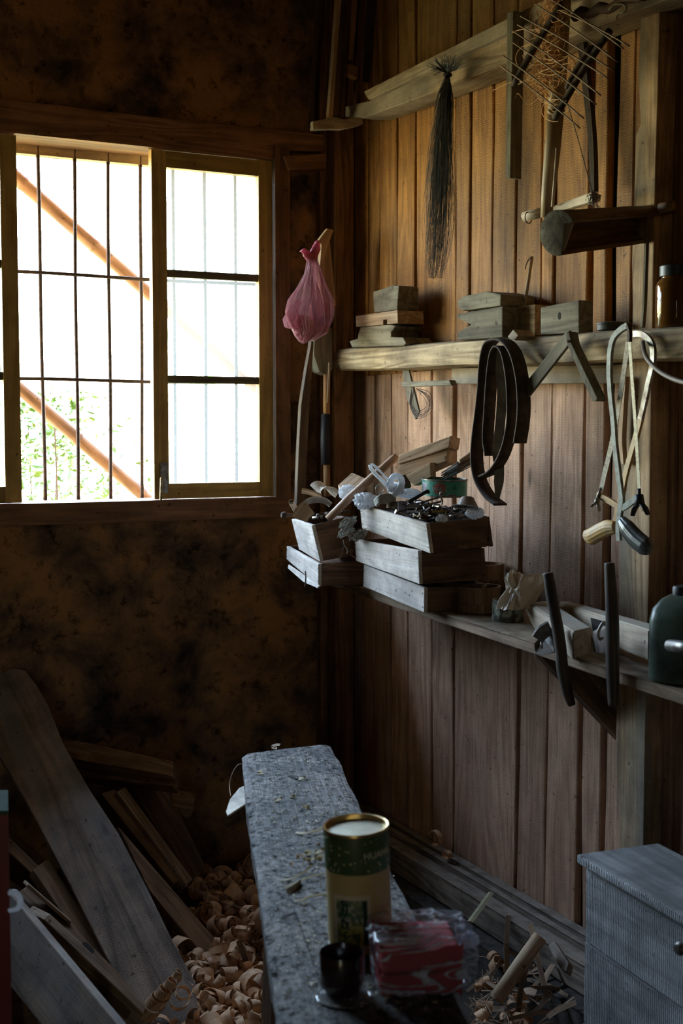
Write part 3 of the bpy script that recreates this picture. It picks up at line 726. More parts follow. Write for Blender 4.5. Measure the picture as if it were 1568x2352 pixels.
# ================================================================ upper left corner: frame saws hanging
def off_back(px, py, o_): return B(px, py, o_)
fs = thing('frame_saw', 'frame saw hanging in the corner with a pale crooked handle', 'saw', off_back(775, 283, .2))
slab('handle', [off_back(a, b, .2) for a, b in ((718, 277), (743, 274), (757, 267), (772, 268), (792, 273), (819, 265), (833, 267), (835, 285), (819, 290), (784, 297), (763, 296), (719, 298))], V((0, -1, 0)), 0.026, M_whitewood, fs, 0.006, grain=V((1, 0, 0)))
slab('stretcher', [off_back(a, b, .21) for a, b in ((755, 268), (764, 268), (789, -60), (779, -60))], V((0, -1, 0)), 0.022, M_pale, fs)
slab('stretcher_shaded_face', [off_back(a, b, .19) for a, b in ((764, 268), (790, 268), (806, -60), (789, -60))], V((0, -1, 0)), 0.018, M_darkboard, fs)  # shaded face of the stretcher stick, its shade put into dark wood
slab('blade', [off_back(a, b, .18) for a, b in ((706, 296), (716, 294), (741, -60), (729, -60))], V((0, -1, 0)), 0.003, M_iron, fs)
tube('peg', [off_back(816, 211, .2), off_back(813, 268, .2)], 0.0045, M_orange, fs)
fs2 = thing('frame_saw', 'second frame saw in the corner, brown, hanging behind the pale handled one', 'saw', off_back(800, 160, .12))
slab('stretcher', [off_back(a, b, .12) for a, b in ((790, 138), (812, 138), (826, -60), (806, -60))], V((0, -1, 0)), 0.02, M_orange, fs2)
slab('handle', [off_back(a, b, .13) for a, b in ((786, 141), (824, 152), (823, 182), (803, 172), (786, 172))], V((0, -1, 0)), 0.03, M_orange, fs2, 0.005)
o = slab('rasp', [off_back(a, b, .17) for a, b in ((832, 186), (849, 190), (872, -60), (848, -60))], V((0, -1, 0)), 0.008, plain('rasp_steel', (0.10, 0.075, 0.06), rough=0.7, metal=0.3, scale=260, var=0.7, bump=0.8))
tag(o, 'long dark rough rasp hanging beside the frame saws at the top of the corner', 'rasp')

# ================================================================ corner: peg, boards, bag, adze
o = slabB('wall_peg', [(753, 524), (766, 528), (743, 596), (735, 601), (738, 562), (731, 553)], 0.16, 0.02, M_pale); tag(o, 'pale split wooden peg holding the pink bag', 'peg')
o = slabB('pointed_board', [(741, 556), (758, 556), (772, 702), (753, 708), (738, 700), (733, 620)], 0.13, 0.018, M_pale, grain=V((0, 0, 1))); tag(o, 'small light board with slanted end hanging behind the pink bag', 'board')
o = slabB('curved_handle', [(715, 783), (703, 850), (691, 930), (685, 1040), (681, 1160), (701, 1160), (706, 1040), (711, 930), (717, 850), (721, 783)], 0.15, 0.022, M_corner_l if False else wood('old_tool_handle', (0.08, 0.048, 0.028), (0.19, 0.12, 0.07), rough=0.6, knots=0), grain=V((0, 0, 1)), bev=0.004)
tag(o, 'long slightly curved tool handle leaning upright right of the window', 'handle')
ax = thing('adze', 'old adze with wooden head and black grip sleeve hanging beside the corner post', 'adze', B(745, 860, .13))
slab('head', [B(a, b, .13) for a, b in ((722, 775), (740, 753), (763, 752), (765, 848), (752, 862), (733, 855), (720, 815))], V((0, -1, 0)), 0.05, M_grey, ax, 0.006)
tube('shaft', [B(750, 850, .12), B(750, 960, .12)], 0.0105, M_orange, ax)
tube('grip', [B(748, 951, .12), B(747, 1010, .12), B(748, 1067, .12)], [0.0145, 0.0155, 0.0145], plain('navy_black_sleeve', (0.02, 0.022, 0.03), rough=0.6, bump=0.1), ax)
tube('shaft_end', [B(750, 1060, .12), B(751, 1140, .12)], 0.0105, M_orange, ax)
o = slabB('thin_stick', [(755, 832), (760, 832), (756, 926), (751, 926)], 0.155, 0.005, M_pale); tag(o, 'thin splinter of wood tucked against the adze shaft', 'stick')
# pink bag
def pink_bag():
    t = thing('plastic_bag', 'knotted pink translucent carrier bag hanging from the peg by the window', 'bag', B(716, 596, .22))
    m = film('pink_film', (0.62, 0.36, 0.42), alpha=0.72, rough=0.22, transl=0.35, bump=0.7)
    rows = [(716, 596, 9, 7), (713, 630, 14, 12), (708, 665, 27, 20), (704, 692, 38, 26), (703, 718, 44, 30), (706, 742, 42, 30), (707, 760, 34, 26), (700, 774, 21, 18), (697, 784, 11, 9), (695, 788, 3, 3)]
    def loft(name, rows, seg, wr, mm, seed, o_=0.22):
        bm = bmesh.new(); rings = []
        dens = []
        for i in range(len(rows) - 1):
            for j in range(5): f = j / 5; dens.append([rows[i][k] * (1 - f) + rows[i + 1][k] * f for k in range(4)])
        dens.append(rows[-1])
        for i, (x, y, wx, wy) in enumerate(dens):
            c = B(x, y, o_); sc_ = 3.75 / FPX; ring = []
            for k in range(seg):
                a = 2 * math.pi * k / seg; nz = noise.noise(V((math.cos(a) * 2.3 + seed, math.sin(a) * 2.3, y * 0.012))); fold = 1 + wr * (2.2 * abs(math.sin(a * 3.5 + y * 0.010 + 3 * nz)) - 1.2 + 0.5 * math.sin(a * 13 + 5 * nz) + nz * 3.0)
                ring.append(bm.verts.new(c + V((math.cos(a) * wx * sc_ * fold, math.sin(a) * wy * sc_ * fold, 0.004 * nz))))
            rings.append(ring)
        for p, q in zip(rings, rings[1:]):
            for k in range(seg): bm.faces.new((p[k], p[(k + 1) % seg], q[(k + 1) % seg], q[k]))
        return link(name, mesh_of(bm), mm, None, t, False)
    loft('bag_body', rows, 64, 0.10, m, 2.0)
    loft('bag_fold', [(722, 596, 6, 6), (732, 640, 14, 10), (738, 690, 20, 14), (737, 730, 22, 18), (728, 765, 20, 15), (712, 782, 10, 8)], 32, 0.2, m, 7.0, 0.205)
    loft('bag_corner', [(690, 690, 6, 5), (672, 715, 10, 8), (666, 735, 14, 10), (668, 752, 12, 8), (690, 760, 6, 5)], 24, 0.25, m, 5.0, 0.22)
    blob('crumpled_contents', B(697, 752, .22), (0.024, 0.020, 0.034), plain('pink_paper', (0.50, 0.26, 0.31), rough=0.5, scale=30, col2=(0.6, 0.25, 0.36)), t, 0.5, 2.2, 4, 3.0)
    mk = film('pink_film_knot', (0.60, 0.14, 0.24), alpha=0.25, rough=0.3, transl=0.4)
    for path, rr in (([(716, 600), (706, 585), (698, 578), (694, 574)], [0.010, 0.013, 0.008, 0.010]), ([(716, 600), (722, 580), (728, 562), (726, 553)], [0.011, 0.014, 0.012, 0.005]), ([(700, 584), (712, 590), (726, 572)], [0.008, 0.013, 0.009])):
        P = smoothpath([B(a, b, .215) for a, b in path], 4); o = tube('knot', P, rr, mk, t, seg=12)
        for v in o.data.vertices: v.co += noise.noise_vector(v.co * 90) * 0.003
pink_bag()

# ================================================================ blocks on the shelf beam
def z6(pts): return [(780 + a / 1.99, 600 + b / 1.99) for a, b in pts]
o = slabR('moulded_offcut', z6([(42, 365), (82, 352), (82, 335), (95, 300), (232, 290), (252, 297), (245, 312), (234, 322), (234, 346), (288, 348), (302, 374), (290, 386), (55, 393)]), 0.115, 0.09, M_grey, bev=0.004); tag(o, 'grey moulded wood offcut at the bottom of the left stack on the shelf beam', 'wood block')
o = slabR('wood_block', z6([(72, 250), (263, 223), (265, 283), (215, 288), (215, 266), (198, 268), (198, 291), (75, 300)]), 0.115, 0.085, M_pale); tag(o, 'clean pale wood block with a small square notch, middle of the left stack', 'wood block')
o = slabR('wood_block', z6([(152, 137), (190, 126), (235, 110), (268, 114), (262, 222), (157, 236)]), 0.115, 0.065, M_grey, bev=0.005, wob=0.003); tag(o, 'rough grey block on top of the left stack on the shelf beam', 'wood block')
o = slabR('notched_block', z6([(536, 240), (743, 206), (742, 347), (536, 361), (536, 326), (597, 290), (537, 262)]), 0.115, 0.08, M_grey, bev=0.004); tag(o, 'grey wood block with a deep V notch cut in its left end', 'wood block')
o = slabR('wood_block', z6([(537, 180), (562, 160), (668, 138), (736, 152), (733, 204), (560, 226), (541, 216)]), 0.115, 0.10, M_grey, bev=0.004); tag(o, 'flat grey block lying on top of the V notched block', 'wood block')
o = slabR('wood_block', z6([(806, 205), (892, 198), (890, 338), (806, 340)]), 0.06, 0.045, M_post); tag(o, 'small brownish block standing back between the two larger grey blocks', 'wood block')
bl = slabR('wood_block', z6([(917, 211), (1092, 177), (1092, 326), (917, 335)]), 0.112, 0.04, M_grey, bev=0.003); tag(bl, 'square grey block with a peg hole in the middle, right end of the blocks', 'wood block')
ph = R(780 + 1003 / 1.99, 600 + 250 / 1.99, .1125)
slab('peg_hole', [ph + V((0, 0.006 * math.cos(a), 0.009 * math.sin(a))) for a in [k * math.pi / 5 for k in range(10)]], V((-1, 0, 0)), 0.003, M_dark, bl, 0)
tl = R(1404, 752, .075)
lathe('flat_tin', [(0, 0.017), (0.028, 0.017), (0.0325, 0.0155), (0.033, 0.012), (0.0315, 0.011), (0.0315, 0.0), (0, 0.0)], plain('dusty_dark_tin', (0.10, 0.10, 0.085), rough=0.6, col2=(0.04, 0.04, 0.035)), at(tl - V((0, 0, 0.006))))
tag(bpy.data.objects['flat_tin'], 'low round dark tin lying on the shelf beam left of the jar', 'tin')
sk = thing('hooked_stick', 'thin upright stick with a wire hook at its top leaning on the planks', 'stick', R(1203, 700, .06))
tube('stick', [R(1204, 705, .06), R(1212, 650, .05), R(1221, 590, .03)], 0.0045, M_post, sk)
tube('hook', smoothpath([R(1221, 592, .035), R(1214, 596, .05), R(1208, 608, .055), R(1206, 618, .05)], 4), 0.0014, M_iron, sk)
tube('cord', smoothpath([R(1203, 700 - 2 * k, .06 + 0.004 * math.sin(k * 2.5)) + V((0, 0.005 * math.cos(k * 2.5), 0)) for k in range(9)], 3), 0.0015, M_grey, sk)
# jar
M_amber, _t, _b, _o = base_mat('brown_glass')
_b.inputs['Base Color'].default_value = (0.50, 0.22, 0.05, 1); _b.inputs['Transmission Weight'].default_value = 0.75; _b.inputs['Roughness'].default_value = 0.06; _b.inputs['IOR'].default_value = 1.48
jc = R(1552, 745, .062); jc.z = R(1568, 748, .12).z + 0.003
jar = thing('medicine_jar', 'brown glass jar with dark screw lid at the right end of the shelf beam', 'jar', jc)
lathe('glass', [(0, 0), (0.040, 0), (0.042, 0.003), (0.042, 0.085), (0.039, 0.094), (0.031, 0.102), (0.030, 0.110), (0.028, 0.110), (0.029, 0.101), (0.037, 0.092), (0.039, 0.084), (0.039, 0.005), (0, 0.005)], M_amber, at(jc), jar)
lathe('contents', [(0, 0.006), (0.037, 0.006), (0.037, 0.075), (0, 0.078)], plain('dark_seeds', (0.06, 0.03, 0.012), scale=120, rough=0.7, bump=0.6), at(jc), jar)
ld = lathe('lid', [(0, 0.128), (0.033, 0.128), (0.035, 0.126), (0.035, 0.106), (0, 0.106)], plain('dark_plastic_lid', (0.03, 0.04, 0.045), rough=0.4, bump=0.05), at(jc), jar)
# ================================================================ thin lath by the post
o = ribbon('split_lath', smoothpath([R(1485, 545, .075), R(1482, 640, .085), R(1480, 700, .09), R(1476, 752, .10)], 5), 0.008, V((1, 0, 0)), 0.006, M_grey); tag(o, 'thin split lath standing against the rough post beside the jar', 'lath')

# ================================================================ half bamboo trough, sticks, pole, rack, straw
def shell_tube(name, A, Bp, r, th, a0, a1, mat, parent=None, seg=28, ref=V((0, 0, 1)), r2=None):
    ax_ = (Bp - A); L_ = ax_.length; ax_ = ax_.normalized(); u = (ref - ax_ * ref.dot(ax_)).normalized(); w = ax_.cross(u)
    M = frame(ax_, u, A); Mi = M.inverted(); bm = bmesh.new(); n = 14; rings = []
    for i in range(n + 1):
        c = A + ax_ * (L_ * i / n); rr = (r + ((r2 or r) - r) * i / n) * (1 + 0.012 * math.sin(i * 1.7)); o_, in_ = [], []
        for k in range(seg + 1):
            a = a0 + (a1 - a0) * k / seg; d = u * math.cos(a) + w * math.sin(a)
            o_.append(bm.verts.new(Mi @ (c + d * rr))); in_.append(bm.verts.new(Mi @ (c + d * (rr - th))))
        rings.append(o_ + in_[::-1])
    m_ = len(rings[0])
    for p, q in zip(rings, rings[1:]):
        for k in range(m_): bm.faces.new((p[k], p[(k + 1) % m_], q[(k + 1) % m_], q[k]))
    bm.faces.new(rings[0]); bm.faces.new(rings[-1][::-1])
    bmesh.ops.triangulate(bm, faces=[f for f in bm.faces if len(f.verts) > 4])
    o = link(name, mesh_of(bm), mat, M, parent, True); o.data.set_sharp_from_angle(angle=math.radians(40)); return o
bt = thing('bamboo_trough', 'thick split bamboo trough with cut open end resting on the rough post', 'bamboo', R(1280, 535, .19))
M_btr = wood('old_bamboo', (0.15, 0.08, 0.04), (0.34, 0.2, 0.10), rough=0.5, knots=0, dirt=0.3)
A_, B_ = G(1281, 535, 2.50), G(1536, 510, 2.74)
shell_tube('shell', A_, B_, 0.044, 0.008, math.radians(-185), math.radians(65), M_btr, bt, r2=0.038)
shell_tube('cut_rim', A_ - (B_ - A_).normalized() * 0.0015, A_ + (B_ - A_).normalized() * 0.003, 0.0442, 0.0085, math.radians(-185), math.radians(65), M_grey, bt)
ax_ = (B_ - A_).normalized(); uu = (V((0, 0, 1)) - ax_ * ax_.z).normalized(); ww = ax_.cross(uu)
slab('node_wall', [A_ + ax_ * 0.008 + (uu * math.cos(a) + ww * math.sin(a)) * 0.0362 for k, a in enumerate([math.radians(-185 + 250 * k / 13) for k in range(14)])], -ax_, 0.004, M_whitewood, bt, 0)
tube('top_stub', [R(1515, 478, .09), R(1548, 472, .08)], 0.010, M_btr, bt)
ws = thing('tied_stick', 'whitish round stick tied with wire behind the bamboo trough, left piece', 'stick', R(1205, 500, .12))
tube('stick', [R(1202, 498, .13), R(1262, 484, .10)], 0.0115, M_whitewood, ws)
tube('wire_tie', [R(1213, 500, .13) + V((0, 0.005 * math.cos(a), 0)) + V((0.013 * math.cos(a), 0, 0.013 * math.sin(a))) for a in [k * .5 for k in range(28)]], 0.0012, M_iron, ws, seg=5)
ws = thing('tied_stick', 'whitish squared stick with frayed tied end above the bamboo trough', 'stick', R(1320, 465, .12))
slabR('stick', [(1268, 473), (1355, 441), (1364, 448), (1362, 462), (1275, 488), (1268, 484)], 0.13, 0.02, M_whitewood, parent=ws, bev=0.004)
bm = bmesh.new(); r_ = random.Random(8)
for k in range(26):
    p0 = R(1362, 452, .14); tube_bm(bm, smoothpath([p0, p0 + V((r_.uniform(-.01, .01), r_.uniform(-.015, .012), r_.uniform(-.015, .015))), p0 + V((r_.uniform(-.012, .012), r_.uniform(-.02, .012), r_.uniform(-.035, .012)))], 3), 0.0007, 4)
link('frayed_tie', mesh_of(bm), M_iron, None, ws)
tube('wire', [R(1303, 238, .2), R(1330, 330, .17), R(1350, 405, .15), R(1360, 440, .14)], 0.0010, M_iron, ws, seg=5)
P = [R(a, b, .135) for a, b in ((1296, -30), (1290, 60), (1283, 160), (1277, 252))]; P2 = [R(a, b, .13) for a, b in ((1276, 256), (1268, 350), (1260, 430), (1254, 500))]
bp_ = thing('bamboo_pole', 'upright bamboo pole with a node ring hanging below the straw', 'bamboo pole', P2[-1])
tube('culm', P, [0.0165, 0.018, 0.019], M_bam2 if False else wood('dry_bamboo', (0.30, 0.2, 0.11), (0.52, 0.38, 0.22), rough=0.45, knots=0, dirt=0.3), bp_, seg=16)
tube('culm', P2, [0.019, 0.018, 0.0165, 0.0135], bpy.data.materials['dry_bamboo'], bp_, seg=16)
tube('node', [R(1277, 250, .134), R(1276.5, 254, .133), R(1276, 258, .132)], [0.019, 0.0212, 0.019], bpy.data.materials['dry_bamboo'], bp_, seg=16)
o = tube('thin_stick', [R(1279, 340, .15), R(1273, 420, .15), R(1268, 475, .14)], 0.0035, M_whitewood); tag(o, 'thin pale stick hanging in front of the bamboo pole', 'stick')
# rack of sticks
rk = thing('stick_rack', 'dark crossed bars holding a row of thin slanting bamboo sticks, top right', 'rack', R(1300, 150, .25))
for a, b in (((1228, 9), (1419, 143)), ((1195, 37), (1410, 163)), ((1188, 57), (1398, 181)), ((1176, 70), (1379, 219)), ((1178, 98), (1369, 240)), ((1155, 128), (1340, 272)), ((1149, 151), (1331, 294)), ((1285, 24), (1445, 106)), ((1245, -14), (1432, 112))):
    p, q = R(*a, .245), R(*b, .245); m_ = p.lerp(q, .5) + V((0, 0, 0.004)); tube('stick', smoothpath([p, m_, q], 4), 0.0016, M_twig_l, rk, seg=6)
for a, b, r0 in (((1291, 8), (1179, 196), .0075), ((1400, 70), (1273, 273), .0075), ((1356, 108), (1302, 204), .0065)):
    p, q = R(*a, .235), R(*b, .235); tube('cross_bar', smoothpath([p, p.lerp(q, .5) + V((0, .004, .003)), q], 4), r0, M_twig, rk, seg=8)
# straw bundle
def straw():
    r_ = random.Random(21); bm = bmesh.new()
    for k in range(75):
        x0 = r_.gauss(1272, 10); P = [(x0, r_.uniform(-30, 10))]; n = 6; curl = r_.uniform(-1, 1)
        for j in range(1, n + 1):
            f = j / n; P.append((1270 + r_.gauss(0, 9 + 12 * f) - 14 * f, -10 + 240 * f * r_.uniform(.75, 1.0)))
        tube_bm(bm, smoothpath([R(a, b, .20 + r_.uniform(-.02, .03)) for a, b in P], 3), 0.0010, 3, False)
    for k in range(60):   # loose loops
        c = (r_.gauss(1260, 22), r_.gauss(120, 60)); rad = r_.uniform(14, 48); a0 = r_.uniform(0, 6.3); da = r_.uniform(1.5, 4.2)
        P = [R(c[0] + rad * math.cos(a0 + da * s), c[1] + rad * 0.8 * math.sin(a0 + da * s), .22 + .02 * math.sin(k)) for s in [q / 12 for q in range(13)]]
        tube_bm(bm, P, 0.0008, 3, False)
    for pts in (((1260, 170), (1215, 185), (1170, 190), (1131, 208)), ((1262, 60), (1225, 68), (1195, 68), (1176, 75)), ((1250, 210), (1215, 240), (1190, 215), (1183, 225))):
        tube_bm(bm, smoothpath([R(a, b, .22) for a, b in pts], 5), 0.0009, 4, False)
    o = link('straw_bundle', mesh_of(bm), M_straw); tag(o, 'tangled bundle of brown dry fibres hanging over the stick rack', 'straw', kind='stuff')
straw()
o = tube('dry_root', smoothpath([R(a, b, .18) for a, b in ((1318, 42), (1335, 28), (1355, 32), (1378, 18), (1400, 20), (1430, 2), (1480, -12))], 4), [0.009, 0.013, 0.009, 0.012, 0.010, 0.009, 0.012], M_darkboard); tag(o, 'dark gnarled stick end beside the stick rack at the top edge', 'root')
o = tube('vine_loop', smoothpath([R(a, b, .19) for a, b in ((1398, 22), (1412, 10), (1430, 10), (1438, 18), (1432, 28), (1420, 30), (1414, 45))], 4), 0.0022, M_grey); tag(o, 'small grey vine loop at the top right beside the rough post', 'vine')

# ================================================================ hanging on the shelf beam
def z2(pts, off): return [R(1040 + a / 2.97, 730 + b / 2.97, off) for a, b in pts]
bt = thing('leather_belt', 'dark wide leather belt coiled over a wedge on the shelf beam', 'belt', z2([(415, 110)], .15)[0])
X_ = V((1, 0.0, 0))
ribbon('outer_loop', smoothpath(z2([(455, 855), (478, 700), (482, 560), (468, 400), (430, 250), (370, 165), (300, 148), (245, 190), (218, 330), (208, 480), (190, 650), (168, 830), (162, 980), (188, 1110), (250, 1215), (325, 1275)], .165), 5), 0.036, X_, 0.0045, M_leather, bt, True)
ribbon('inner_loop', smoothpath(z2([(255, 940), (238, 820), (248, 640), (262, 420), (285, 250), (320, 195), (362, 240), (392, 380), (405, 560), (398, 750), (350, 930), (275, 1045), (185, 1090)], .16), 5), 0.032, X_, 0.0042, M_leather, bt, True)
ribbon('strap_end', smoothpath(z2([(335, 215), (325, 350), (335, 520), (318, 760), (300, 900), (315, 1020), (312, 1120), (302, 1238)], .15), 5), [0.008 + 0.016 * min(1, (35 - k) / 5) for k in range(36)], V((0.8, -0.5, 0)), 0.003, M_leather_pale, bt)
slab('wedge', z2([(370, 130), (410, 78), (445, 120), (420, 155), (395, 150)], .15), V((-1, 0, 0)), 0.05, M_post, bt)
bg_ = thing('jointed_rule', 'jointed two-arm wooden rule hanging over the shelf beam beside the belt', 'rule', z2([(785, 100)], .15)[0])
slab('arm', z2([(765, 100), (790, 85), (800, 165), (505, 545), (487, 530), (487, 450)], .155), V((-1, 0, 0)), 0.008, M_grey, bg_)
slab('arm', z2([(766, 112), (775, 92), (792, 100), (806, 175), (982, 545), (975, 570), (948, 570), (775, 180)], .175), V((-1, 0, 0)), 0.024, M_grey, bg_, 0.002, grain=V((0, 0, 1)))
tube('hinge_pin', [z2([(785, 160)], .182)[0], z2([(785, 160)], .145)[0]], 0.003, M_steel, bg_)
def flat(name, pts, off, wid, dep, mat, parent, n=5):
    P = smoothpath(z2(pts, off), n); return ribbon(name, P, dep, V((1, 0, 0)), wid, mat, parent)
def sawblade(name, pts, off, wid, mat, parent, teeth=1):
    P = smoothpath(z2(pts, off), 3); L_ = sum((b - a).length for a, b in zip(P, P[1:])); n = int(L_ / 0.004)
    bm = bmesh.new(); M = frame(P[-1] - P[0], V((-1, 0, 0)), P[0]); Mi = M.inverted(); rows = []
    for k in range(2 * n + 1):
        s = k / (2 * n) * (len(P) - 1); i = min(len(P) - 2, int(s)); p = Mi @ P[i].lerp(P[i + 1], s - i)
        h = wid / 2 + (0.0018 if k % 2 else 0)
        a = p + V((0, h * teeth, 0)); b = p - V((0, wid / 2 * teeth, 0)); rows.append([bm.verts.new(a + V((0, 0, .0006))), bm.verts.new(b + V((0, 0, .0006))), bm.verts.new(b - V((0, 0, .0006))), bm.verts.new(a - V((0, 0, .0006)))])
    for p, q in zip(rows, rows[1:]):
        for k in range(4): bm.faces.new((p[k], p[(k + 1) % 4], q[(k + 1) % 4], q[k]))
    bm.faces.new(rows[0]); bm.faces.new(rows[-1][::-1])
    return link(name, mesh_of(bm), mat, M, parent)
def wingnut(c, parent, mat, ang, s=1.0):
    bm = bmesh.new()
    tube_bm(bm, [V((0, 0, 0.012 * s)), V((0, 0, -0.004 * s))], [0.0055 * s, 0.0075 * s], 10)
    for sg in (-1, 1):
        tube_bm(bm, [V((sg * 0.003, 0, 0)) * s, V((sg * 0.011, 0, -0.007)) * s, V((sg * 0.016, 0, -0.016)) * s], [0.005 * s, 0.0055 * s, 0.004 * s], 8, True, 0.4)
    return link('wing_nut', mesh_of(bm), mat, Matrix.Translation(c) @ Matrix.Rotation(math.radians(90), 4, 'Z') @ Matrix.Rotation(ang, 4, 'Y'), parent, True)
def grip(name, pts, off, rad, mat, parent, groove=0.0022, flat_=0.75, axis_lines=True):
    P = smoothpath(z2(pts, off), 10); M = frame(P[-1] - P[0], V((-1, 0, 0)), P[0]); Mi = M.inverted(); bm = bmesh.new(); seg = 40; rings = []
    for i, p in enumerate(P):
        s = i / (len(P) - 1) * (len(rad) - 1); j = min(len(rad) - 2, int(s)); r0 = rad[j] + (rad[j + 1] - rad[j]) * (s - j); q = Mi @ p; ring = []
        for k in range(seg):
            a = 2 * math.pi * k / seg; g = groove * (0.5 + 0.5 * math.cos(a * 14)) if abs(math.cos(a)) < 0.8 else 0
            ring.append(bm.verts.new(q + V((0, math.cos(a) * (r0 - g), math.sin(a) * (r0 - g) * flat_))))
        rings.append(ring)
    for a, b in zip(rings, rings[1:]):
        for k in range(seg): bm.faces.new((a[k], a[(k + 1) % seg], b[(k + 1) % seg], b[k]))
    bm.faces.new(rings[0][::-1]); bm.faces.new(rings[-1])
    return link(name, mesh_of(bm), mat, M, parent, True)
hs = thing('hacksaw', 'hacksaw with black ribbed handle and grey green bowed frame on the shelf beam', 'saw', z2([(1190, 60)], .17)[0])
flat('frame', [(1192, 52), (1150, 78), (1100, 130), (1075, 215), (1068, 330), (1070, 430), (1080, 560), (1095, 700), (1105, 850), (1125, 1020), (1145, 1180), (1152, 1240), (1140, 1330), (1130, 1420), (1132, 1520)], .175, 0.0125, 0.007, M_greygreen, hs)
flat('front_arm', [(1140, 1300), (1180, 1285), (1255, 1228)], .175, 0.013, 0.006, M_greygreen, hs)
sawblade('blade', [(1205, 165), (1212, 300), (1228, 520), (1245, 760), (1258, 980), (1268, 1165)], .178, 0.0085, plain('saw_blade_steel', (0.40, 0.37, 0.26), rough=0.5, metal=0.25, col2=(0.22, 0.18, 0.10), scale=120), hs, 1)
wingnut(z2([(1272, 1265)], .178)[0], hs, M_black, 0.1, 1.5)
tube('tension_rod', z2([(1268, 1165), (1270, 1200), (1272, 1270)], .178), 0.004, M_black, hs)
flat('top_catch', [(1192, 50), (1205, 95), (1205, 165)], .178, 0.006, 0.008, M_iron, hs)
grip('handle', [(1148, 1385), (1190, 1440), (1250, 1510), (1310, 1560), (1338, 1585)], .175, [0.012, 0.019, 0.0205, 0.020, 0.012], plain('black_grip', (0.05, 0.052, 0.055), rough=0.28, col2=(0.09, 0.09, 0.08), scale=30, bump=0.05, spec=0.6), hs)
hs2 = thing('hacksaw', 'hacksaw with ochre yellow handle crossed behind the black handled one', 'saw', z2([(1240, 120)], .13)[0])
flat('frame', [(1235, 110), (1290, 112), (1340, 150), (1365, 215), (1360, 330), (1335, 440), (1310, 560), (1280, 690)], .135, 0.0125, 0.007, M_steel, hs2)
flat('painted_frame', [(1286, 670), (1255, 790), (1215, 930), (1175, 1080), (1150, 1220), (1120, 1330), (1105, 1420)], .133, 0.0135, 0.0065, M_ochre, hs2)
flat('front_arm', [(1135, 1290), (1060, 1245), (985, 1205)], .135, 0.013, 0.006, M_ochre, hs2)
sawblade('blade', [(1195, 165), (1170, 340), (1130, 600), (1085, 850), (1045, 1020), (1012, 1165)], .14, 0.014, plain('rusty_blade', (0.36, 0.32, 0.22), rough=0.6, metal=0.2, col2=(0.16, 0.12, 0.08), scale=110, bump=0.5), hs2, -1)
tube('tension_rod', z2([(1012, 1160), (990, 1210), (975, 1270)], .14), 0.003, M_steel, hs2)
wingnut(z2([(980, 1262)], .145)[0], hs2, M_steel, -0.3, 0.9)
grip('handle', [(1108, 1430), (1060, 1432), (1000, 1460), (945, 1490), (905, 1488)], .15, [0.013, 0.0175, 0.019, 0.019, 0.012], plain('ochre_grip', (0.70, 0.43, 0.14), rough=0.5, col2=(0.45, 0.33, 0.2), scale=40, bump=0.3), hs2)
o = flat('thin_lath', [(1180, 400), (1165, 620), (1155, 830), (1165, 1000)], .07, 0.012, 0.012, M_pale, None); tag(o, 'narrow wooden slat hanging behind the two hacksaws', 'slat')
# small T of laths with thread
tt = thing('lath_cross', 'two small grey laths crossed like a T hanging under the shelf beam', 'lath', R(940, 850, .1))
slabR('cross_lath', [(921, 877), (1031, 873), (1036, 885), (922, 889)], 0.11, 0.02, M_whitewood if False else M_grey, parent=tt)
slabR('hanging_lath', [(923, 850), (938, 850), (962, 946), (953, 964), (935, 920)], 0.085, 0.006, M_grey, parent=tt, grain=V((0, 0, 1)))
bm = bmesh.new(); r_ = random.Random(4)
for k in range(11):
    w, h = r_.uniform(16, 26), r_.uniform(20, 34); cx, cy = 963 + r_.uniform(-4, 4), 925 + r_.uniform(-4, 10)
    tube_bm(bm, smoothpath([R(945, 892, .09), R(cx - w * .9, cy + h * .2, .085), R(cx - 4, cy + h, .09), R(cx + w, cy + h * .4, .08), R(cx + w * .9, cy - h * .7, .085), R(955, 892, .09)], 4), 0.0006, 3, False)
link('thread_loops', mesh_of(bm), M_iron, None, tt)
o = tube('cable', smoothpath([R(a, b, .14 + .03 * s) for s, (a, b) in enumerate(((1476, 786), (1479, 808), (1487, 826), (1510, 850), (1536, 866), (1570, 878), (1640, 890)))], 4), 0.0045, plain('old_cable', (0.17, 0.13, 0.10), rough=0.6)); tag(o, 'thin brown cable drooping to the right behind the hacksaws', 'cable')
# ================================================================ lower shelf and its load
SW = 0.30
SA, SB = R(820, 1345, SW), R(1235, 1480, SW)
_sd = (SB - SA); _sn = V((1, 0, 0)).cross(_sd).normalized(); _sn = _sn if _sn.z > 0 else -_sn
def S(px, py, h=0.0): return PL(px, py, SA + _sn * h, _sn)
_s0 = SA + _sd * ((3.22 - SA.y) / _sd.y); _s1 = SA + _sd * ((1.25 - SA.y) / _sd.y)
o = ppd('shelf_board', _s0 - _sn * 0.024, _s1 - _s0, V((SW - 0.002, 0, 0)), _sn * 0.024, M_rough if False else wood('shelf_wood', (0.16, 0.10, 0.06), (0.40, 0.28, 0.18), rough=0.8, dirt=0.4, dust=(0.40, 0.33, 0.24)), None, 0.003, 0.002)
tag(o, 'long dusty shelf board low on the plank wall under the crates and planes', 'shelf')
# brackets holding the shelf
for px_, lbl in ((1432, 'triangular wooden bracket under the shelf below the two planes'),):
    yb_ = R(px_, 1600, 0).y; zt = SA.z + _sd.z * ((yb_ - SA.y) / _sd.y) - 0.026
    a = V((W - 0.002, yb_, zt)); o = slab('shelf_bracket', [a, a + V((-0.24, 0, 0)), a + V((-0.22, 0, -0.03)), a + V((0, 0, -0.24))], V((0, -1, 0)), 0.03, M_brown_shade); tag(o, lbl, 'bracket')

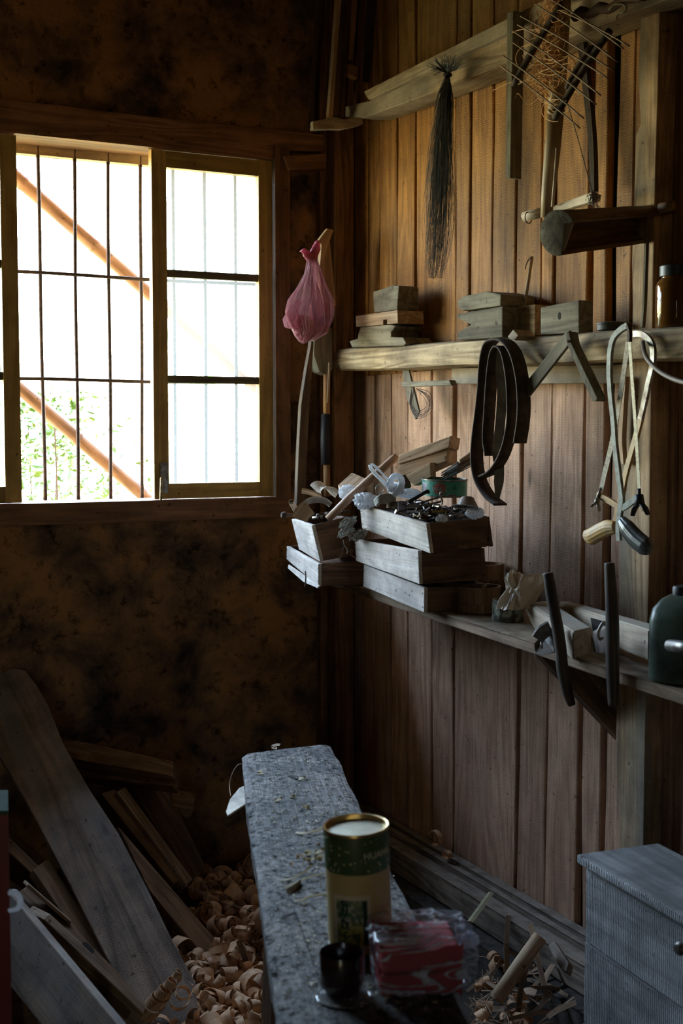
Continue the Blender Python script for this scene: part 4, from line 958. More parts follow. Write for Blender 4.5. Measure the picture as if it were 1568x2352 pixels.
def crate(label, fr, Zn, Zf, rt, Zr, mats, group=None, th=0.010, name='crate', bottom=True, cat='crate'):
    """fr: near-bottom, far-bottom, far-top, near-top pixels of the long bright side; rt: top right and bottom right pixels of the end board"""
    nb, fb, ft, nt_ = G(*fr[0], Zn), G(*fr[1], Zf), G(*fr[2], Zf), G(*fr[3], Zn)
    rT, rB = G(*rt[0], Zr), G(*rt[1], Zr)
    t = thing(name, label, cat, nb, group)
    w = (rT - nt_ + rB - nb) / 2; n = (fb - nb).cross(nt_ - nb).normalized()
    if n.dot(w) > 0: n = -n
    q = [nb, fb, ft, nt_]; q = [p - n * (p - nb).dot(n) for p in q]
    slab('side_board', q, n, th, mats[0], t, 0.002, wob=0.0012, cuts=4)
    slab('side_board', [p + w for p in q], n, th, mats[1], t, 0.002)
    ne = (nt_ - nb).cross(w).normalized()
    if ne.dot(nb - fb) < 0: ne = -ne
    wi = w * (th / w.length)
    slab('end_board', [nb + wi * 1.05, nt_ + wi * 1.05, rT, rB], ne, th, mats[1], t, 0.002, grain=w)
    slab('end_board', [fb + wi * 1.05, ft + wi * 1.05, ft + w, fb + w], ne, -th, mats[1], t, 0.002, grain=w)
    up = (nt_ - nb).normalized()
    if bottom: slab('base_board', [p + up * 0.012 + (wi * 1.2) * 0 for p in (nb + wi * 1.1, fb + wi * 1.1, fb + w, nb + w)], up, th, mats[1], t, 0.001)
    # nail heads on the bright side
    bm = bmesh.new(); r_ = random.Random(int(fr[0][0]))
    for (i, j) in ((0, 3), (1, 2)):
        for f in (0.2, 0.75):
            p = q[i].lerp(q[j], f) + (q[1 - i] - q[i]).normalized() * 0.007 + n * 0.0006
            tube_bm(bm, [p, p - n * 0.003], 0.0018, 7)
    for k in range(5):
        p = q[0].lerp(q[1], r_.uniform(.15, .85)).lerp(q[3].lerp(q[2], r_.uniform(.15, .85)), r_.uniform(.2, .8)) + n * 0.0005; tube_bm(bm, [p, p - n * 0.003], 0.0015, 7)
    link('nails', mesh_of(bm), M_iron, None, t)
    return dict(t=t, nb=nb, fb=fb, ft=ft, nt=nt_, w=w, up=up, n=n)
MB = (M_crate, M_brown_shade)
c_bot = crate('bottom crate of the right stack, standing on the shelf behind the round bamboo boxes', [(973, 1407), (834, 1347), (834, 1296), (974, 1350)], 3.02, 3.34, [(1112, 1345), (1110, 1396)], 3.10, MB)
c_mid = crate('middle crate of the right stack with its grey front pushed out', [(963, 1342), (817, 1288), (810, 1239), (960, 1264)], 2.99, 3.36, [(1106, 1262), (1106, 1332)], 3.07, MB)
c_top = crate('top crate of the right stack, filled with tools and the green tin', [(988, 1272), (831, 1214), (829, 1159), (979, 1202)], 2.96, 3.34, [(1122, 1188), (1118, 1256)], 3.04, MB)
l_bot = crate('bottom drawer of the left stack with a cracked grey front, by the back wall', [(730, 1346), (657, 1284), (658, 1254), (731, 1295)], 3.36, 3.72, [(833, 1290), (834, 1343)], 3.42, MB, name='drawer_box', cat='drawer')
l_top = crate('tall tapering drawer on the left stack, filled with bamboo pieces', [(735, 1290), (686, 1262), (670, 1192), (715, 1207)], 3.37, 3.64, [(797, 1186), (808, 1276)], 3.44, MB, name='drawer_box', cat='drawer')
o = slabG('split_strip', [(662, 1296, 3.66), (733, 1345, 3.34), (728, 1351, 3.35), (695, 1336, 3.45), (660, 1305, 3.66)], 0.006, M_crate); tag(o, 'thin split strip hanging under the lowest left drawer', 'strip')
o = tube('splinter', smoothpath([G(701, 1312, 3.4), G(702, 1330, 3.39), G(700, 1350, 3.39)], 3), 0.0018, M_iron); tag(o, 'small dark splinter hanging from the cracked drawer front', 'splinter')

def ribG(name, pts, Z, dpx, Zd, th, mat, parent=None, n=5):
    """a bent sheet: its middle line in pixels at depth Z, its width as a pixel shift"""
    P = smoothpath([G(a, b, Z if not isinstance(Z, list) else Z[i]) for i, (a, b) in enumerate(pts)], n)
    wv = G(pts[0][0] + dpx[0], pts[0][1] + dpx[1], (Z if not isinstance(Z, list) else Z[0]) + Zd) - P[0]
    return ribbon(name, P, wv.length, wv, th, mat, parent, False)
def zb(a, b): return (640 + a / 7.127, 1040 + b / 7.127)
M_bsplit = wood('split_bamboo', (0.50, 0.34, 0.20), (0.80, 0.62, 0.44), rough=0.4, knots=0, dirt=0.15)
M_bsplit_w = wood('white_split_bamboo', (0.58, 0.52, 0.44), (0.85, 0.80, 0.72), rough=0.4, knots=0, dirt=0.2)
M_bin = wood('bamboo_inside', (0.10, 0.05, 0.03), (0.26, 0.14, 0.08), rough=0.6, knots=0)
gb = 'bent bamboo pieces in the left drawer'
o = ribG('bamboo_piece', [zb(335, 1092), zb(372, 1010), zb(430, 945), zb(505, 885)], 3.36, (38, 3), 0.0, 0.004, M_bsplit); tag(o, 'orange tan curved bamboo piece at the front of the left drawer', 'bamboo', gb)
o = ribG('bamboo_piece', [zb(590, 612), zb(650, 560), zb(735, 556), zb(840, 600), zb(960, 680)], 3.50, (30, 11), -0.02, 0.004, M_bsplit_w); tag(o, 'white curved bamboo piece on top of the left drawer', 'bamboo', gb)
o = ribG('bamboo_piece', [zb(430, 870), zb(480, 800), zb(620, 765), zb(760, 790), zb(850, 855)], 3.44, (2, 12), 0.09, 0.0035, M_bsplit_w); tag(o, 'thin arched bamboo piece between the white one and the tan one', 'bamboo', gb)
o = ribG('bamboo_strip', [zb(375, 620), zb(520, 650), zb(700, 720)], 3.49, (1, 9), 0.03, 0.005, M_pale); tag(o, 'short ragged strip under the white bamboo piece', 'strip')
# hollow tube, knob, mallet handle, block
tb = thing('bamboo_tube', 'small hollow bamboo tube poking up from the left drawer', 'bamboo', G(*zb(280, 930), 3.4))
a, b = G(*zb(205, 800), 3.38), G(*zb(290, 960), 3.45)
shell_tube('wall', a, b, 0.0078, 0.0022, 0, 6.283, M_bsplit, tb, 20, V((1, 0, 0)))
kn = thing('turned_peg', 'dark turned wooden peg head sticking out left of the tan bamboo piece', 'peg', G(*zb(205, 1030), 3.45))
lathe('head', [(0, 0.020), (0.006, 0.0195), (0.0095, 0.015), (0.010, 0.008), (0.006, 0.002), (0.004, -0.012), (0, -0.012)], M_darkboard, Matrix.Translation(G(*zb(150, 1022), 3.45)) @ Matrix.Rotation(math.radians(-90), 4, 'Y'), kn, 20)
o = tube('mallet_handle', [G(752, 1193, 3.30), G(800, 1146, 3.30), G(860, 1092, 3.31), G(905, 1053, 3.31), G(912, 1047, 3.31)], [0.0098, 0.0108, 0.0112, 0.0108, 0.0085], wood('smooth_handle', (0.30, 0.16, 0.09), (0.52, 0.32, 0.20), rough=0.45, knots=0, dirt=0.15), seg=18)
tag(o, 'smooth brown round handle lying slantwise across both boxes', 'handle')
o = slabG('flat_offcut', [(776, 1114, 3.42), (808, 1085, 3.46), (847, 1102, 3.42), (812, 1130, 3.38), (790, 1142, 3.38)], 0.014, M_pale); tag(o, 'flat reddish wood offcut standing behind the white paper in the left drawer', 'offcut')
for k, (x0, y0, x1, y1, m_) in enumerate(((818, 1132, 839, 1106, M_black), (822, 1134, 845, 1108, M_steel))):
    o = tube('pencil', [G(x0, y0, 3.36), G(x1, y1, 3.39)], 0.0032, m_); tag(o, ('black' if k == 0 else 'silver grey') + ' pen lying against the brown handle in the left drawer', 'pen')
M_white = plain('crumpled_white_plastic', (0.82, 0.84, 0.86), rough=0.35, scale=25, var=0.15, bump=0.3)
M_wfilm = film('white_film', (0.85, 0.88, 0.92), alpha=0.12, rough=0.3, transl=0.35)
def crumple(lbl, px, py, Z, size, seed, mat=M_white, name='crumpled_bag', cat='plastic', amp=0.5, freq=2.4):
    o = blob(name, G(px, py, Z), size, mat, None, amp, freq, 4, seed); tag(o, lbl, cat); return o
crumple('crumpled white plastic in the left drawer beside the brown handle', 797, 1131, 3.36, (0.020, 0.016, 0.017), 1.0, M_wfilm)
crumple('crumpled white plastic bulging over the far corner of the top crate', 838, 1150, 3.28, (0.026, 0.022, 0.019), 2.0, M_wfilm)
for k in range(9):   # odds and ends inside the left drawer
    p = G(720 + k * 8 + rnd.uniform(-3, 3), 1190 - k * 1.5 + rnd.uniform(-4, 4), 3.47); o = tube('scrap_rod', [p, p + V((rnd.uniform(-.03, .03), rnd.uniform(-.03, .03), rnd.uniform(0, .01)))], 0.004, M_steel if k % 3 == 0 else M_iron, seg=8)
    tag(o, 'dark metal rod end lying deep inside the left drawer', 'rod', 'metal rods in the left drawer')
# tangled string between the stacks
def string_tangle():
    r_ = random.Random(31); bm = bmesh.new()
    for k in range(34):
        cx, cy = ((811, 1228), (800, 1200), (822, 1232), (795, 1222))[k % 4]; s = r_.uniform(5, 20); P = []; ph = r_.random() * 6
        for j in range(9): P.append(G(cx + s * math.sin(ph + j * 1.3) * r_.uniform(.6, 1.2) + (j * 2.6 if k % 4 == 0 else 0), cy + s * 0.75 * math.cos(ph + j * 1.7) * r_.uniform(.6, 1.2), 3.30 + r_.uniform(-.02, .02)))
        tube_bm(bm, smoothpath(P, 3), 0.0009, 5, False)
    tube_bm(bm, smoothpath([G(788, 1240, 3.3), G(790, 1252, 3.3), G(797, 1262, 3.3), G(796, 1272, 3.3)], 3), 0.0011, 5)
    tube_bm(bm, smoothpath([G(788, 1255, 3.28), G(784, 1275, 3.28), G(765, 1295, 3.28), G(740, 1303, 3.28)], 4), 0.0006, 4)
    o = link('string_tangle', mesh_of(bm), plain('grey_string', (0.50, 0.48, 0.42), rough=0.9, col2=(0.2, 0.19, 0.16), scale=60)); tag(o, 'tangled grey string spilling out between the two stacks of boxes', 'string', kind='stuff')
string_tangle()

# contents of the top crate
def z1(pts, Z): return [(780 + a / 4.356, 980 + b / 4.356, Z) for a, b in pts]
def blockG(label, pts, Zs, t, mat, name='wood_offcut', cat='offcut', **k):
    o = slabG(name, [(780 + a / 4.356, 980 + b / 4.356, z) for (a, b), z in zip(pts, Zs)], t, mat, **k); tag(o, label, cat); return o
blockG('long pale offcut topmost in the top crate, slanting up to the right', [(580, 375), (595, 278), (1112, 90), (1092, 208)], [3.28, 3.28, 3.20, 3.20], 0.052, M_pale)
blockG('pale offcut lying directly under the long top one in the crate', [(578, 440), (592, 385), (1083, 222), (1063, 345), (900, 420), (660, 520)], [3.28, 3.28, 3.21, 3.21, 3.23, 3.27], 0.045, M_pale)
blockG('short pale wedge shaped offcut beside the green tin', [(640, 500), (905, 358), (913, 502), (745, 592)], [3.24, 3.20, 3.20, 3.23], 0.030, M_pale)
blockG('small dark broken wood chunk between the white plastic and the tin', [(610, 490), (655, 475), (710, 560), (640, 615), (618, 560)], [3.2, 3.2, 3.19, 3.19, 3.2], 0.03, M_brown_shade)
wb = thing('wire_bundle', 'bundle of thin dark wires right of the pale offcuts in the top crate', 'wire', G(1050, 1075, 3.2)); bm = bmesh.new(); r_ = random.Random(17)
for k in range(60):
    y = r_.uniform(-16, 16); x0 = 1018 + r_.uniform(-6, 10); P = [G(x0, 1095 + y * .6, 3.2 + r_.uniform(-.02, .02)), G(1050, 1075 + y * .8 + r_.uniform(-3, 3), 3.18 + r_.uniform(-.02, .02)), G(1086, 1050 + y + r_.uniform(-5, 5), 3.2 + r_.uniform(-.02, .02))]
    tube_bm(bm, smoothpath(P, 3), 0.0009, 4, False)
link('wires', mesh_of(bm), M_steel, None, wb)
o = tube('light_stick', [G(1055, 1060, 3.16), G(1088, 1040, 3.18)], 0.006, M_pale); tag(o, 'light round stick end above the wire bundle', 'stick')
# green wax tin
tc_ = G(1020, 1139, 3.20); tin = thing('wax_tin', 'open round green tin with a red round wax label in the top crate', 'tin', tc_)
M_tin = plain('green_tin_paint', (0.06, 0.36, 0.26), rough=0.4, scale=50, col2=(0.035, 0.24, 0.18), spec=0.5)
tz = at(tc_, 0, (math.radians(2), 0)); rT_ = 0.0575
lathe('can_body', [(0, 0.002), (rT_, 0.002), (rT_, 0.040), (rT_ - .0015, 0.041), (rT_ - .003, 0.040), (rT_ - .003, 0.006), (0, 0.006)], M_tin, tz, tin)
lathe('rim', [(rT_ - .001, 0.040), (rT_ + .0012, 0.041), (rT_ + .0012, 0.044), (rT_ - .002, 0.0445), (rT_ - .003, 0.041)], M_steel, tz, tin)
lathe('bottom_rim', [(rT_ - .001, 0.0), (rT_ + .001, 0.0), (rT_ + .001, 0.003), (rT_ - .001, 0.004)], M_steel, tz, tin)
def patch(name, rad, ang, z0, half_a, half_z, mat, mtx, parent, n=24, rnd_=True, teeth=0):
    """a printed patch lying on a round can"""
    bm = bmesh.new(); c = bm.verts.new((rad * math.cos(ang), rad * math.sin(ang), z0)); ring = []
    N = n
    for k in range(N):
        a = 2 * math.pi * k / N; u, v_ = math.cos(a), math.sin(a)
        if not rnd_: m_ = max(abs(u), abs(v_)); u, v_ = u / m_, v_ / m_
        if teeth: s = 1 + (0.035 if k % 2 else 0); u *= s; v_ *= s
        ring.append((u, v_))
    M_ = 6; rows = []
    for j in range(1, M_ + 1):
        f = j / M_; rows.append([bm.verts.new(((rad) * math.cos(ang + u * f * half_a), rad * math.sin(ang + u * f * half_a), z0 + v_ * f * half_z)) for u, v_ in ring])
    for k in range(N): bm.faces.new((c, rows[0][k], rows[0][(k + 1) % N]))
    for p, q in zip(rows, rows[1:]):
        for k in range(N): bm.faces.new((p[k], q[k], q[(k + 1) % N], p[(k + 1) % N]))
    bmesh.ops.recalc_face_normals(bm, faces=bm.faces)
    if bm.faces[0].normal.dot(V((math.cos(ang), math.sin(ang), 0))) < 0: bmesh.ops.reverse_faces(bm, faces=bm.faces)
    return link(name, mesh_of(bm) if False else _keep(bm), mat, mtx, parent)
def _keep(bm):
    me = bpy.data.meshes.new('m'); bm.to_mesh(me); bm.free(); return me
cam_ang = math.atan2(EYE.y - tc_.y, EYE.x - tc_.x)
M_redlab = plain('faded_red_label', (0.42, 0.10, 0.07), rough=0.5, scale=60, col2=(0.3, 0.12, 0.09))
M_print = plain('pale_print', (0.45, 0.52, 0.45), rough=0.5, scale=90, bump=0)
M_dprint = plain('dark_print', (0.015, 0.05, 0.04), rough=0.5, bump=0)
la = cam_ang - 0.22 
patch('red_label', rT_ + 0.0004, la, 0.022, 0.30, 0.0155, M_redlab, tz, tin, 32)
patch('white_label', rT_ + 0.0004, la - 0.86, 0.021, 0.20, 0.015, plain('pale_label', (0.55, 0.60, 0.62), rough=0.5, col2=(0.42, 0.33, 0.36), scale=70), tz, tin, 24, False)
wrap_text('lettering', 'WAX', 0.0165, rT_ + 0.0003, la, 0.0145, M_print, tz, tin)
wrap_text('lettering', 'R', 0.012, rT_ + 0.0003, la + 0.66, 0.020, M_dprint, tz, tin)
# white plastic loops
pb = thing('plastic_bag', 'twisted white plastic bag with a long looped handle on top of the tools', 'bag', G(900, 1115, 3.1))
for P, rr, fl in (([(849, 1068), (853, 1078), (866, 1093), (882, 1108), (893, 1120), (900, 1130)], [0.0065, 0.0088, 0.0094, 0.0088, 0.009, 0.007], .5), ([(851, 1066), (858, 1068), (870, 1080), (885, 1096), (898, 1106)], [0.003, 0.005, 0.0052, 0.005, 0.004], .6), ([(896, 1130), (895, 1112), (903, 1096), (916, 1094), (922, 1108), (915, 1128), (902, 1138)], [0.009, 0.012, 0.012, 0.011, 0.012, 0.012, 0.008], .7)):
    o = tube('handle_loop', smoothpath([G(a, b, 3.06) for a, b in P], 6), rr, M_wfilm, pb, seg=16, flat=fl)
    for v in o.data.vertices: v.co += noise.noise_vector(v.co * 120) * 0.0016
blob('crumpled_body', G(910, 1122, 3.08), (0.017, 0.017, 0.014), M_white, pb, 0.35, 2.5, 4, 6.0)
blob('crumpled_tail', G(938, 1134, 3.1), (0.030, 0.018, 0.010), M_wfilm, pb, 0.5, 2.5, 4, 8.0)
o = link('metal_ring', mesh_of((lambda bm: (tube_bm(bm, [G(872 + 9.5 * math.cos(a), 1124 + 9.5 * math.sin(a), 3.06) for a in [k * 2 * math.pi / 28 for k in range(29)]], 0.0014, 8, False), bm)[1])(bmesh.new())), M_steel, None, None, True); tag(o, 'thin steel ring leaning against the looped white plastic', 'ring')
cr_ = thing('cord_roll', 'roll of grey cord below the steel ring in the top crate', 'cord', G(882, 1150, 3.08))
for k in range(5):
    tube('cord_turn', smoothpath([G(861 + k, 1150 + k * 2.6, 3.06), G(872, 1140 + k * 3.4, 3.04), G(890, 1137 + k * 4.2, 3.05), G(906, 1141 + k * 4, 3.08)], 4), 0.0042, M_whitewood if False else plain('grey_cord', (0.42, 0.42, 0.38), rough=0.9, scale=200, bump=0.4) if k == 0 else bpy.data.materials['grey_cord'], cr_, seg=8)
# cup, tools
cp = G(1072, 1166, 3.08)
o = lathe('tin_cup', [(0, 0.026), (0.013, 0.026), (0.016, 0.0245), (0.0325, -0.008), (0.031, -0.008), (0.014, 0.022), (0, 0.022)], plain('tan_tin', (0.30, 0.23, 0.16), rough=0.45, scale=30), at(cp, 0, (math.radians(-12), math.radians(8)))); tag(o, 'upturned tan cup at the right end of the top crate', 'cup')
def rodG(label, pts, Z, r, mat, name='tool_rod', cat='tool', group=None, seg=8):
    o = tube(name, smoothpath([G(780 + a / 4.356, 980 + b / 4.356, Z) for a, b in pts], 4), r, mat, seg=seg); tag(o, label, cat, group); return o
rodG('long dark iron tongs arm pointing right under the green tin, upper one', [(640, 800), (800, 765), (1000, 705), (1165, 685)], 3.02, 0.0024, M_steel, 'tong_arm')
rodG('long dark iron tongs arm pointing right, lower one', [(650, 810), (820, 790), (930, 770), (1020, 745)], 3.01, 0.0024, M_steel, 'tong_arm')
rodG('curved dark hook standing up in front of the green tin', [(1020, 780), (1025, 740), (1010, 700), (1005, 670), (1020, 655), (1030, 665)], 2.98, 0.0022, M_steel, 'iron_hook', 'hook')
rodG('thick dark plier handle rising to the left of the green tin', [(690, 755), (780, 700), (850, 660), (880, 645), (885, 670)], 3.04, 0.0045, M_black, 'plier_handle')
rodG('coiled dark screw thread lying right of the small brass roller', [(1140, 800), (1220, 800), (1300, 803), (1370, 825)], 3.02, 0.0035, M_iron, 'screw_rod', 'screw')
for k in range(12):
    f = k / 11; c = G(780 + (1145 + 220 * f) / 4.356, 980 + (800 + 22 * f * f) / 4.356, 3.015); bm = bmesh.new(); tube_bm(bm, [c + V((0, 0.0052 * math.cos(a), 0.0052 * math.sin(a))) for a in [q * math.pi / 5 for q in range(11)]], 0.0013, 5, False)
    link('screw_ridge', mesh_of(bm), M_steel, None, bpy.data.objects['screw_rod'])
o = rodG('small brass coloured roller at the front of the top crate', [(920, 850), (1000, 848), (1068, 850)], 3.00, 0.0040, M_brass, 'brass_roller', 'roller')
pl = slabG('iron_plate', [(913, 1150, 3.02), (913, 1174, 2.98), (932, 1172, 2.98), (934, 1150, 3.02)], 0.004, M_iron); tag(pl, 'upright dark iron plate with two holes and screws at the front of the crate', 'plate')
for a, b in ((923, 1156), (925, 1166)): tube('screw_head', [G(a, b, 2.995), G(a, b, 3.01)], 0.0022, M_steel, pl)
# heap of loose small hardware
c0, cu, cw = c_top['nt'], c_top['ft'] - c_top['nt'], c_top['w']; g_h = 'loose bolts and fittings in the top crate'
protos = []
for k in range(5):
    M_k = (M_steel, M_iron, M_steel, M_black, M_brass)[k]
    bm = bmesh.new(); L_ = (0.030, 0.045, 0.022, 0.035, 0.026)[k]; tube_bm(bm, [V((-L_ / 2, 0, 0)), V((L_ / 2, 0, 0))], (0.0030, 0.0026, 0.0045, 0.0035, 0.003)[k], 8)
    tube_bm(bm, [V((-L_ / 2 - 0.004, 0, 0)), V((-L_ / 2, 0, 0))], (0.0062, 0.005, 0.0065, 0.0035, 0.0055)[k], 6)
    me = mesh_of(bm); me.materials.append(M_k); protos.append(me)
for k in range(76):
    s, q = rnd.uniform(0.04, 0.80), rnd.uniform(0.10, 0.92)
    p = c0 + cu * s + cw * q + V((0, 0, -0.012 + 0.012 * math.sin(q * 3.1) + rnd.uniform(0, 0.012)))
    o = bpy.data.objects.new('bolt', protos[k % 5]); C.objects.link(o); o.matrix_basis = Matrix.Translation(p) @ Matrix.Rotation(rnd.uniform(0, 6.3), 4, 'Z') @ Matrix.Rotation(rnd.uniform(-.5, .5), 4, 'Y')
    tag(o, 'small bolt or metal fitting in the heap filling the top crate', 'bolt', g_h)
# flat dark slab they lie on
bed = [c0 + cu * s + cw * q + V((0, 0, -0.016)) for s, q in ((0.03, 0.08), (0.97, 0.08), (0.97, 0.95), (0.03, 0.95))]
o = slab('dark_bed', bed, V((0, 0, 1)), 0.012, M_dark, None, 0); tag(o, 'flat dark bed under the tools in the top crate', 'filings', kind='stuff')
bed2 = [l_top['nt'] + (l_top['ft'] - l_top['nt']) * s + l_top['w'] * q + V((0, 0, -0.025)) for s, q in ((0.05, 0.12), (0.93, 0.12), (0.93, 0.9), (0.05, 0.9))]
o = slab('dark_bed', bed2, V((0, 0, 1)), 0.012, M_dark, None, 0); tag(o, 'flat dark bed inside the left drawer under the bamboo pieces', 'filings', kind='stuff')  # flat dark slab in the gap colour
crumple('small crumpled white tissue at the front edge of the top crate', 1014, 1192, 2.99, (0.013, 0.012, 0.009), 11.0, M_wfilm, 'crumpled_tissue', 'tissue')
crumple('crumpled bluish white tissue in the right corner of the top crate', 1090, 1178, 3.02, (0.020, 0.014, 0.012), 12.0, M_wfilm, 'crumpled_tissue', 'tissue')
crumple('crumpled greyish rag between the cord roll and the iron tongs', 905, 1160, 3.06, (0.016, 0.012, 0.007), 13.0, M_grey, 'rag', 'rag')
crumple('small pale shell-like fitting beside the brass roller', 1054, 1184, 3.0, (0.013, 0.007, 0.005), 14.0, M_steel, 'bent_fitting', 'fitting', 0.2)
for k, (x, y, l) in enumerate(((985, 1176, 'left'), (1005, 1172, 'middle'), (968, 1186, 'lowest'))):
    o = tube('pipe_fitting', [G(x, y, 3.0), G(x + 12, y + 4, 3.03)], 0.0062, M_iron, seg=14); tag(o, 'dark round pipe fitting at the front of the top crate, %s of three' % l, 'fitting')

# round bamboo boxes, tin with bag
M_box = wood('aged_bamboo_box', (0.18, 0.10, 0.05), (0.42, 0.26, 0.15), rough=0.6, axis='Z', knots=0, dirt=0.3)
def rbox(c, r, h, label, mat=M_box, lip=True, name='round_box', cat='box'):
    t = thing(name, label, cat, c)
    lathe('box_body', [(0, 0), (r * .98, 0), (r * 1.0, h * .08), (r * 0.97, h * .30), (r * .985, h * .6), (r * 1.0, h), (r * .86, h), (r * .84, h * .15), (0, h * .15)], mat, at(c), t)
    if lip: lathe('base_hoop', [(r * .99, 0), (r * 1.04, 0.002), (r * 1.04, h * .34), (r * .97, h * .38)], M_box, at(c), t)
    return t
pA = S(1100, 1404); pA = V((pA.x, pA.y, S(1100, 1404).z)) 
rbox(pA, 0.053, 0.062, 'brown round bamboo box at the front of the shelf, left of the painted tin')
o = tube('pale_stub', [pA + V((0.0, 0, 0.05)), pA + V((0.012, -0.01, 0.066))], 0.004, M_whitewood); tag(o, 'small pale peg lying in the front round box', 'peg')
pB = S(1140, 1366); pB.z += 0.0; 
o = box('low_block', pB + V((-0.035, 0, 0.012)), (0.09, 0.09, 0.020), M_brown_shade); tag(o, 'small brown block under the rear round bamboo box', 'wood block')
rbox(pB + V((-0.035, 0, 0.0225)), 0.049, 0.062, 'reddish round bamboo box standing behind and above the front one')
pT = S(1166, 1424)
rbox(pT, 0.0375, 0.048, 'low round tin with chipped green grey paint holding a crumpled bag', plain('chipped_tin', (0.30, 0.33, 0.27), rough=0.5, col2=(0.06, 0.05, 0.04), scale=45, lo=0.45, hi=0.55, metal=0.2), False, 'painted_tin', 'tin')
bg2 = thing('paper_bag', 'crumpled beige translucent bag standing up out of the painted tin', 'bag', pT + V((0, 0, .05)))
mb = film('beige_film', (0.66, 0.55, 0.42), alpha=0.10, rough=0.35, transl=0.35)
def rag_bag(rows, seed, nm):
    bm = bmesh.new(); rings = []; seg = 40
    for (x, y, wx, wy) in rows:
        c = G(x, y, 2.86); ring = []
        for k in range(seg):
            a = 2 * math.pi * k / seg; nz = noise.noise(V((math.cos(a) * 2.0 + seed, math.sin(a) * 2.0, y * 0.03))); f = 1 + 0.45 * nz + 0.12 * math.sin(a * 5 + y * .1)
            ring.append(bm.verts.new(c + V((math.cos(a) * wx * f / 1000, math.sin(a) * wy * f / 1000, 0.010 * nz))))
        rings.append(ring)
    for p, q in zip(rings, rings[1:]):
        for k in range(seg): bm.faces.new((p[k], p[(k + 1) % seg], q[(k + 1) % seg], q[k]))
    link(nm, mesh_of(bm), mb, None, bg2)
rag_bag([(1170, 1396, 30, 26), (1174, 1378, 24, 20), (1180, 1360, 18, 15), (1186, 1345, 22, 20), (1180, 1332, 24, 18), (1177, 1320, 12, 8), (1176, 1314, 3, 3)], 1.0, 'bag_body')
rag_bag([(1196, 1394, 24, 20), (1206, 1375, 30, 22), (1212, 1352, 36, 26), (1215, 1334, 37, 26), (1218, 1320, 32, 22), (1216, 1322, 28, 18)], 4.0, 'bag_mouth')

# two wooden planes with crossing handles
M_plane = wood('plane_wood', (0.34, 0.26, 0.18), (0.60, 0.50, 0.38), rough=0.6, dust=(0.46, 0.46, 0.42), dirt=0.3, knots=0.3)
M_hand = wood('dark_hand_wood', (0.05, 0.035, 0.028), (0.15, 0.11, 0.085), rough=0.55, knots=0, dirt=0.4)
def zc(a, b): return (1180 + a / 4.04, 1280 + b / 4.04)
def plane_tool(label, tl, tr, br, bl, Zs, h, hpts, hZ, hr, seed):
    """top face corners: far left, far right, near right, near left"""
    q = [G(*p, z) for p, z in zip((tl, tr, br, bl), Zs)]
    t = thing('wooden_plane', label, 'plane', q[3] - V((0, 0, h)))
    M = frame(q[3] - q[0], V((0, 0, 1)), sum(q, V()) / 4); Mi = M.inverted(); bm = bmesh.new(); n = 10; rings = []
    for k in range(n + 1):
        f = k / n; a, b = q[0].lerp(q[3], f), q[1].lerp(q[2], f)
        hh = h * (0.86 + 0.14 * f) * (1 - 0.55 * max(0, 0.16 - f) / 0.16)
        drop = 0.006 * max(0, 0.12 - f) / 0.12
        rings.append([bm.verts.new(Mi @ p) for p in (a - V((0, 0, drop)), b - V((0, 0, drop)), b - V((0, 0, hh)), a - V((0, 0, hh)))])
    for p, s in zip(rings, rings[1:]):
        for k in range(4): bm.faces.new((p[k], p[(k + 1) % 4], s[(k + 1) % 4], s[k]))
    bm.faces.new(rings[0]); bm.faces.new(rings[-1][::-1]); bmesh.ops.recalc_face_normals(bm, faces=bm.faces)
    es = [e for e in bm.edges if e.calc_face_angle(0) > 0.5]; bmesh.ops.bevel(bm, geom=es, offset=0.003, segments=2, affect='EDGES')
    link('body', mesh_of(bm), M_plane, M, t)
    P = smoothpath([G(a, b, hZ) for a, b in hpts], 6); tube('handle', P, hr, M_hand, t, seg=18)
    return t, q
p1, q1 = plane_tool('left wooden plane on the shelf with a long curved crossbar handle', zc(110, 405), zc(290, 380), zc(720, 650), zc(548, 690), (2.88, 2.92, 2.58, 2.54), 0.058,
    [(1258, 1316), (1262, 1340), (1268, 1379), (1280, 1441), (1287, 1490), (1292, 1540), (1303, 1590), (1313, 1620)], 2.50, [0.0098, 0.011, 0.0112, 0.0118, 0.0118, 0.0118, 0.0108, 0.0075], 1)
ribG('iron', [zc(215, 760), zc(260, 700), zc(340, 650)], 2.56, (14, 26), 0.02, 0.005, M_steel, p1)
slab('wedge', [G(*zc(182, 800), 2.58), G(*zc(250, 715), 2.60), G(*zc(370, 700), 2.56), G(*zc(385, 890), 2.54), G(*zc(270, 915), 2.55), G(*zc(190, 905), 2.57)], V((-.4, -.9, 0)), 0.03, M_hand, p1, 0.003)
tube('wedge_pin', [G(*zc(255, 790), 2.54), G(*zc(262, 845), 2.54)], 0.0022, M_steel, p1)
p2, q2 = plane_tool('longer right wooden plane with a straight crossbar handle', zc(405, 418), zc(430, 378), zc(1385, 648), zc(1250, 672), (2.90, 2.94, 2.44, 2.40), 0.060,
    [(1399, 1293), (1401, 1330), (1404, 1380), (1406, 1440), (1406, 1500), (1407, 1560), (1408, 1621)], 2.42, [0.0098, 0.0108, 0.0122, 0.0132, 0.0134, 0.0125, 0.0098], 2)
slab('mouth', [G(*zc(708, 560), 2.655), G(*zc(850, 600), 2.60), G(*zc(850, 760), 2.60), G(*zc(735, 700), 2.64)], V((-.9, -.35, 0.1)), 0.002, M_dark, p2, 0)
tube('iron_hook', smoothpath([G(*zc(*p), 2.45) for p in ((870, 625), (835, 605), (800, 650), (780, 710), (800, 760), (825, 740))], 4), 0.0032, M_steel, p2)
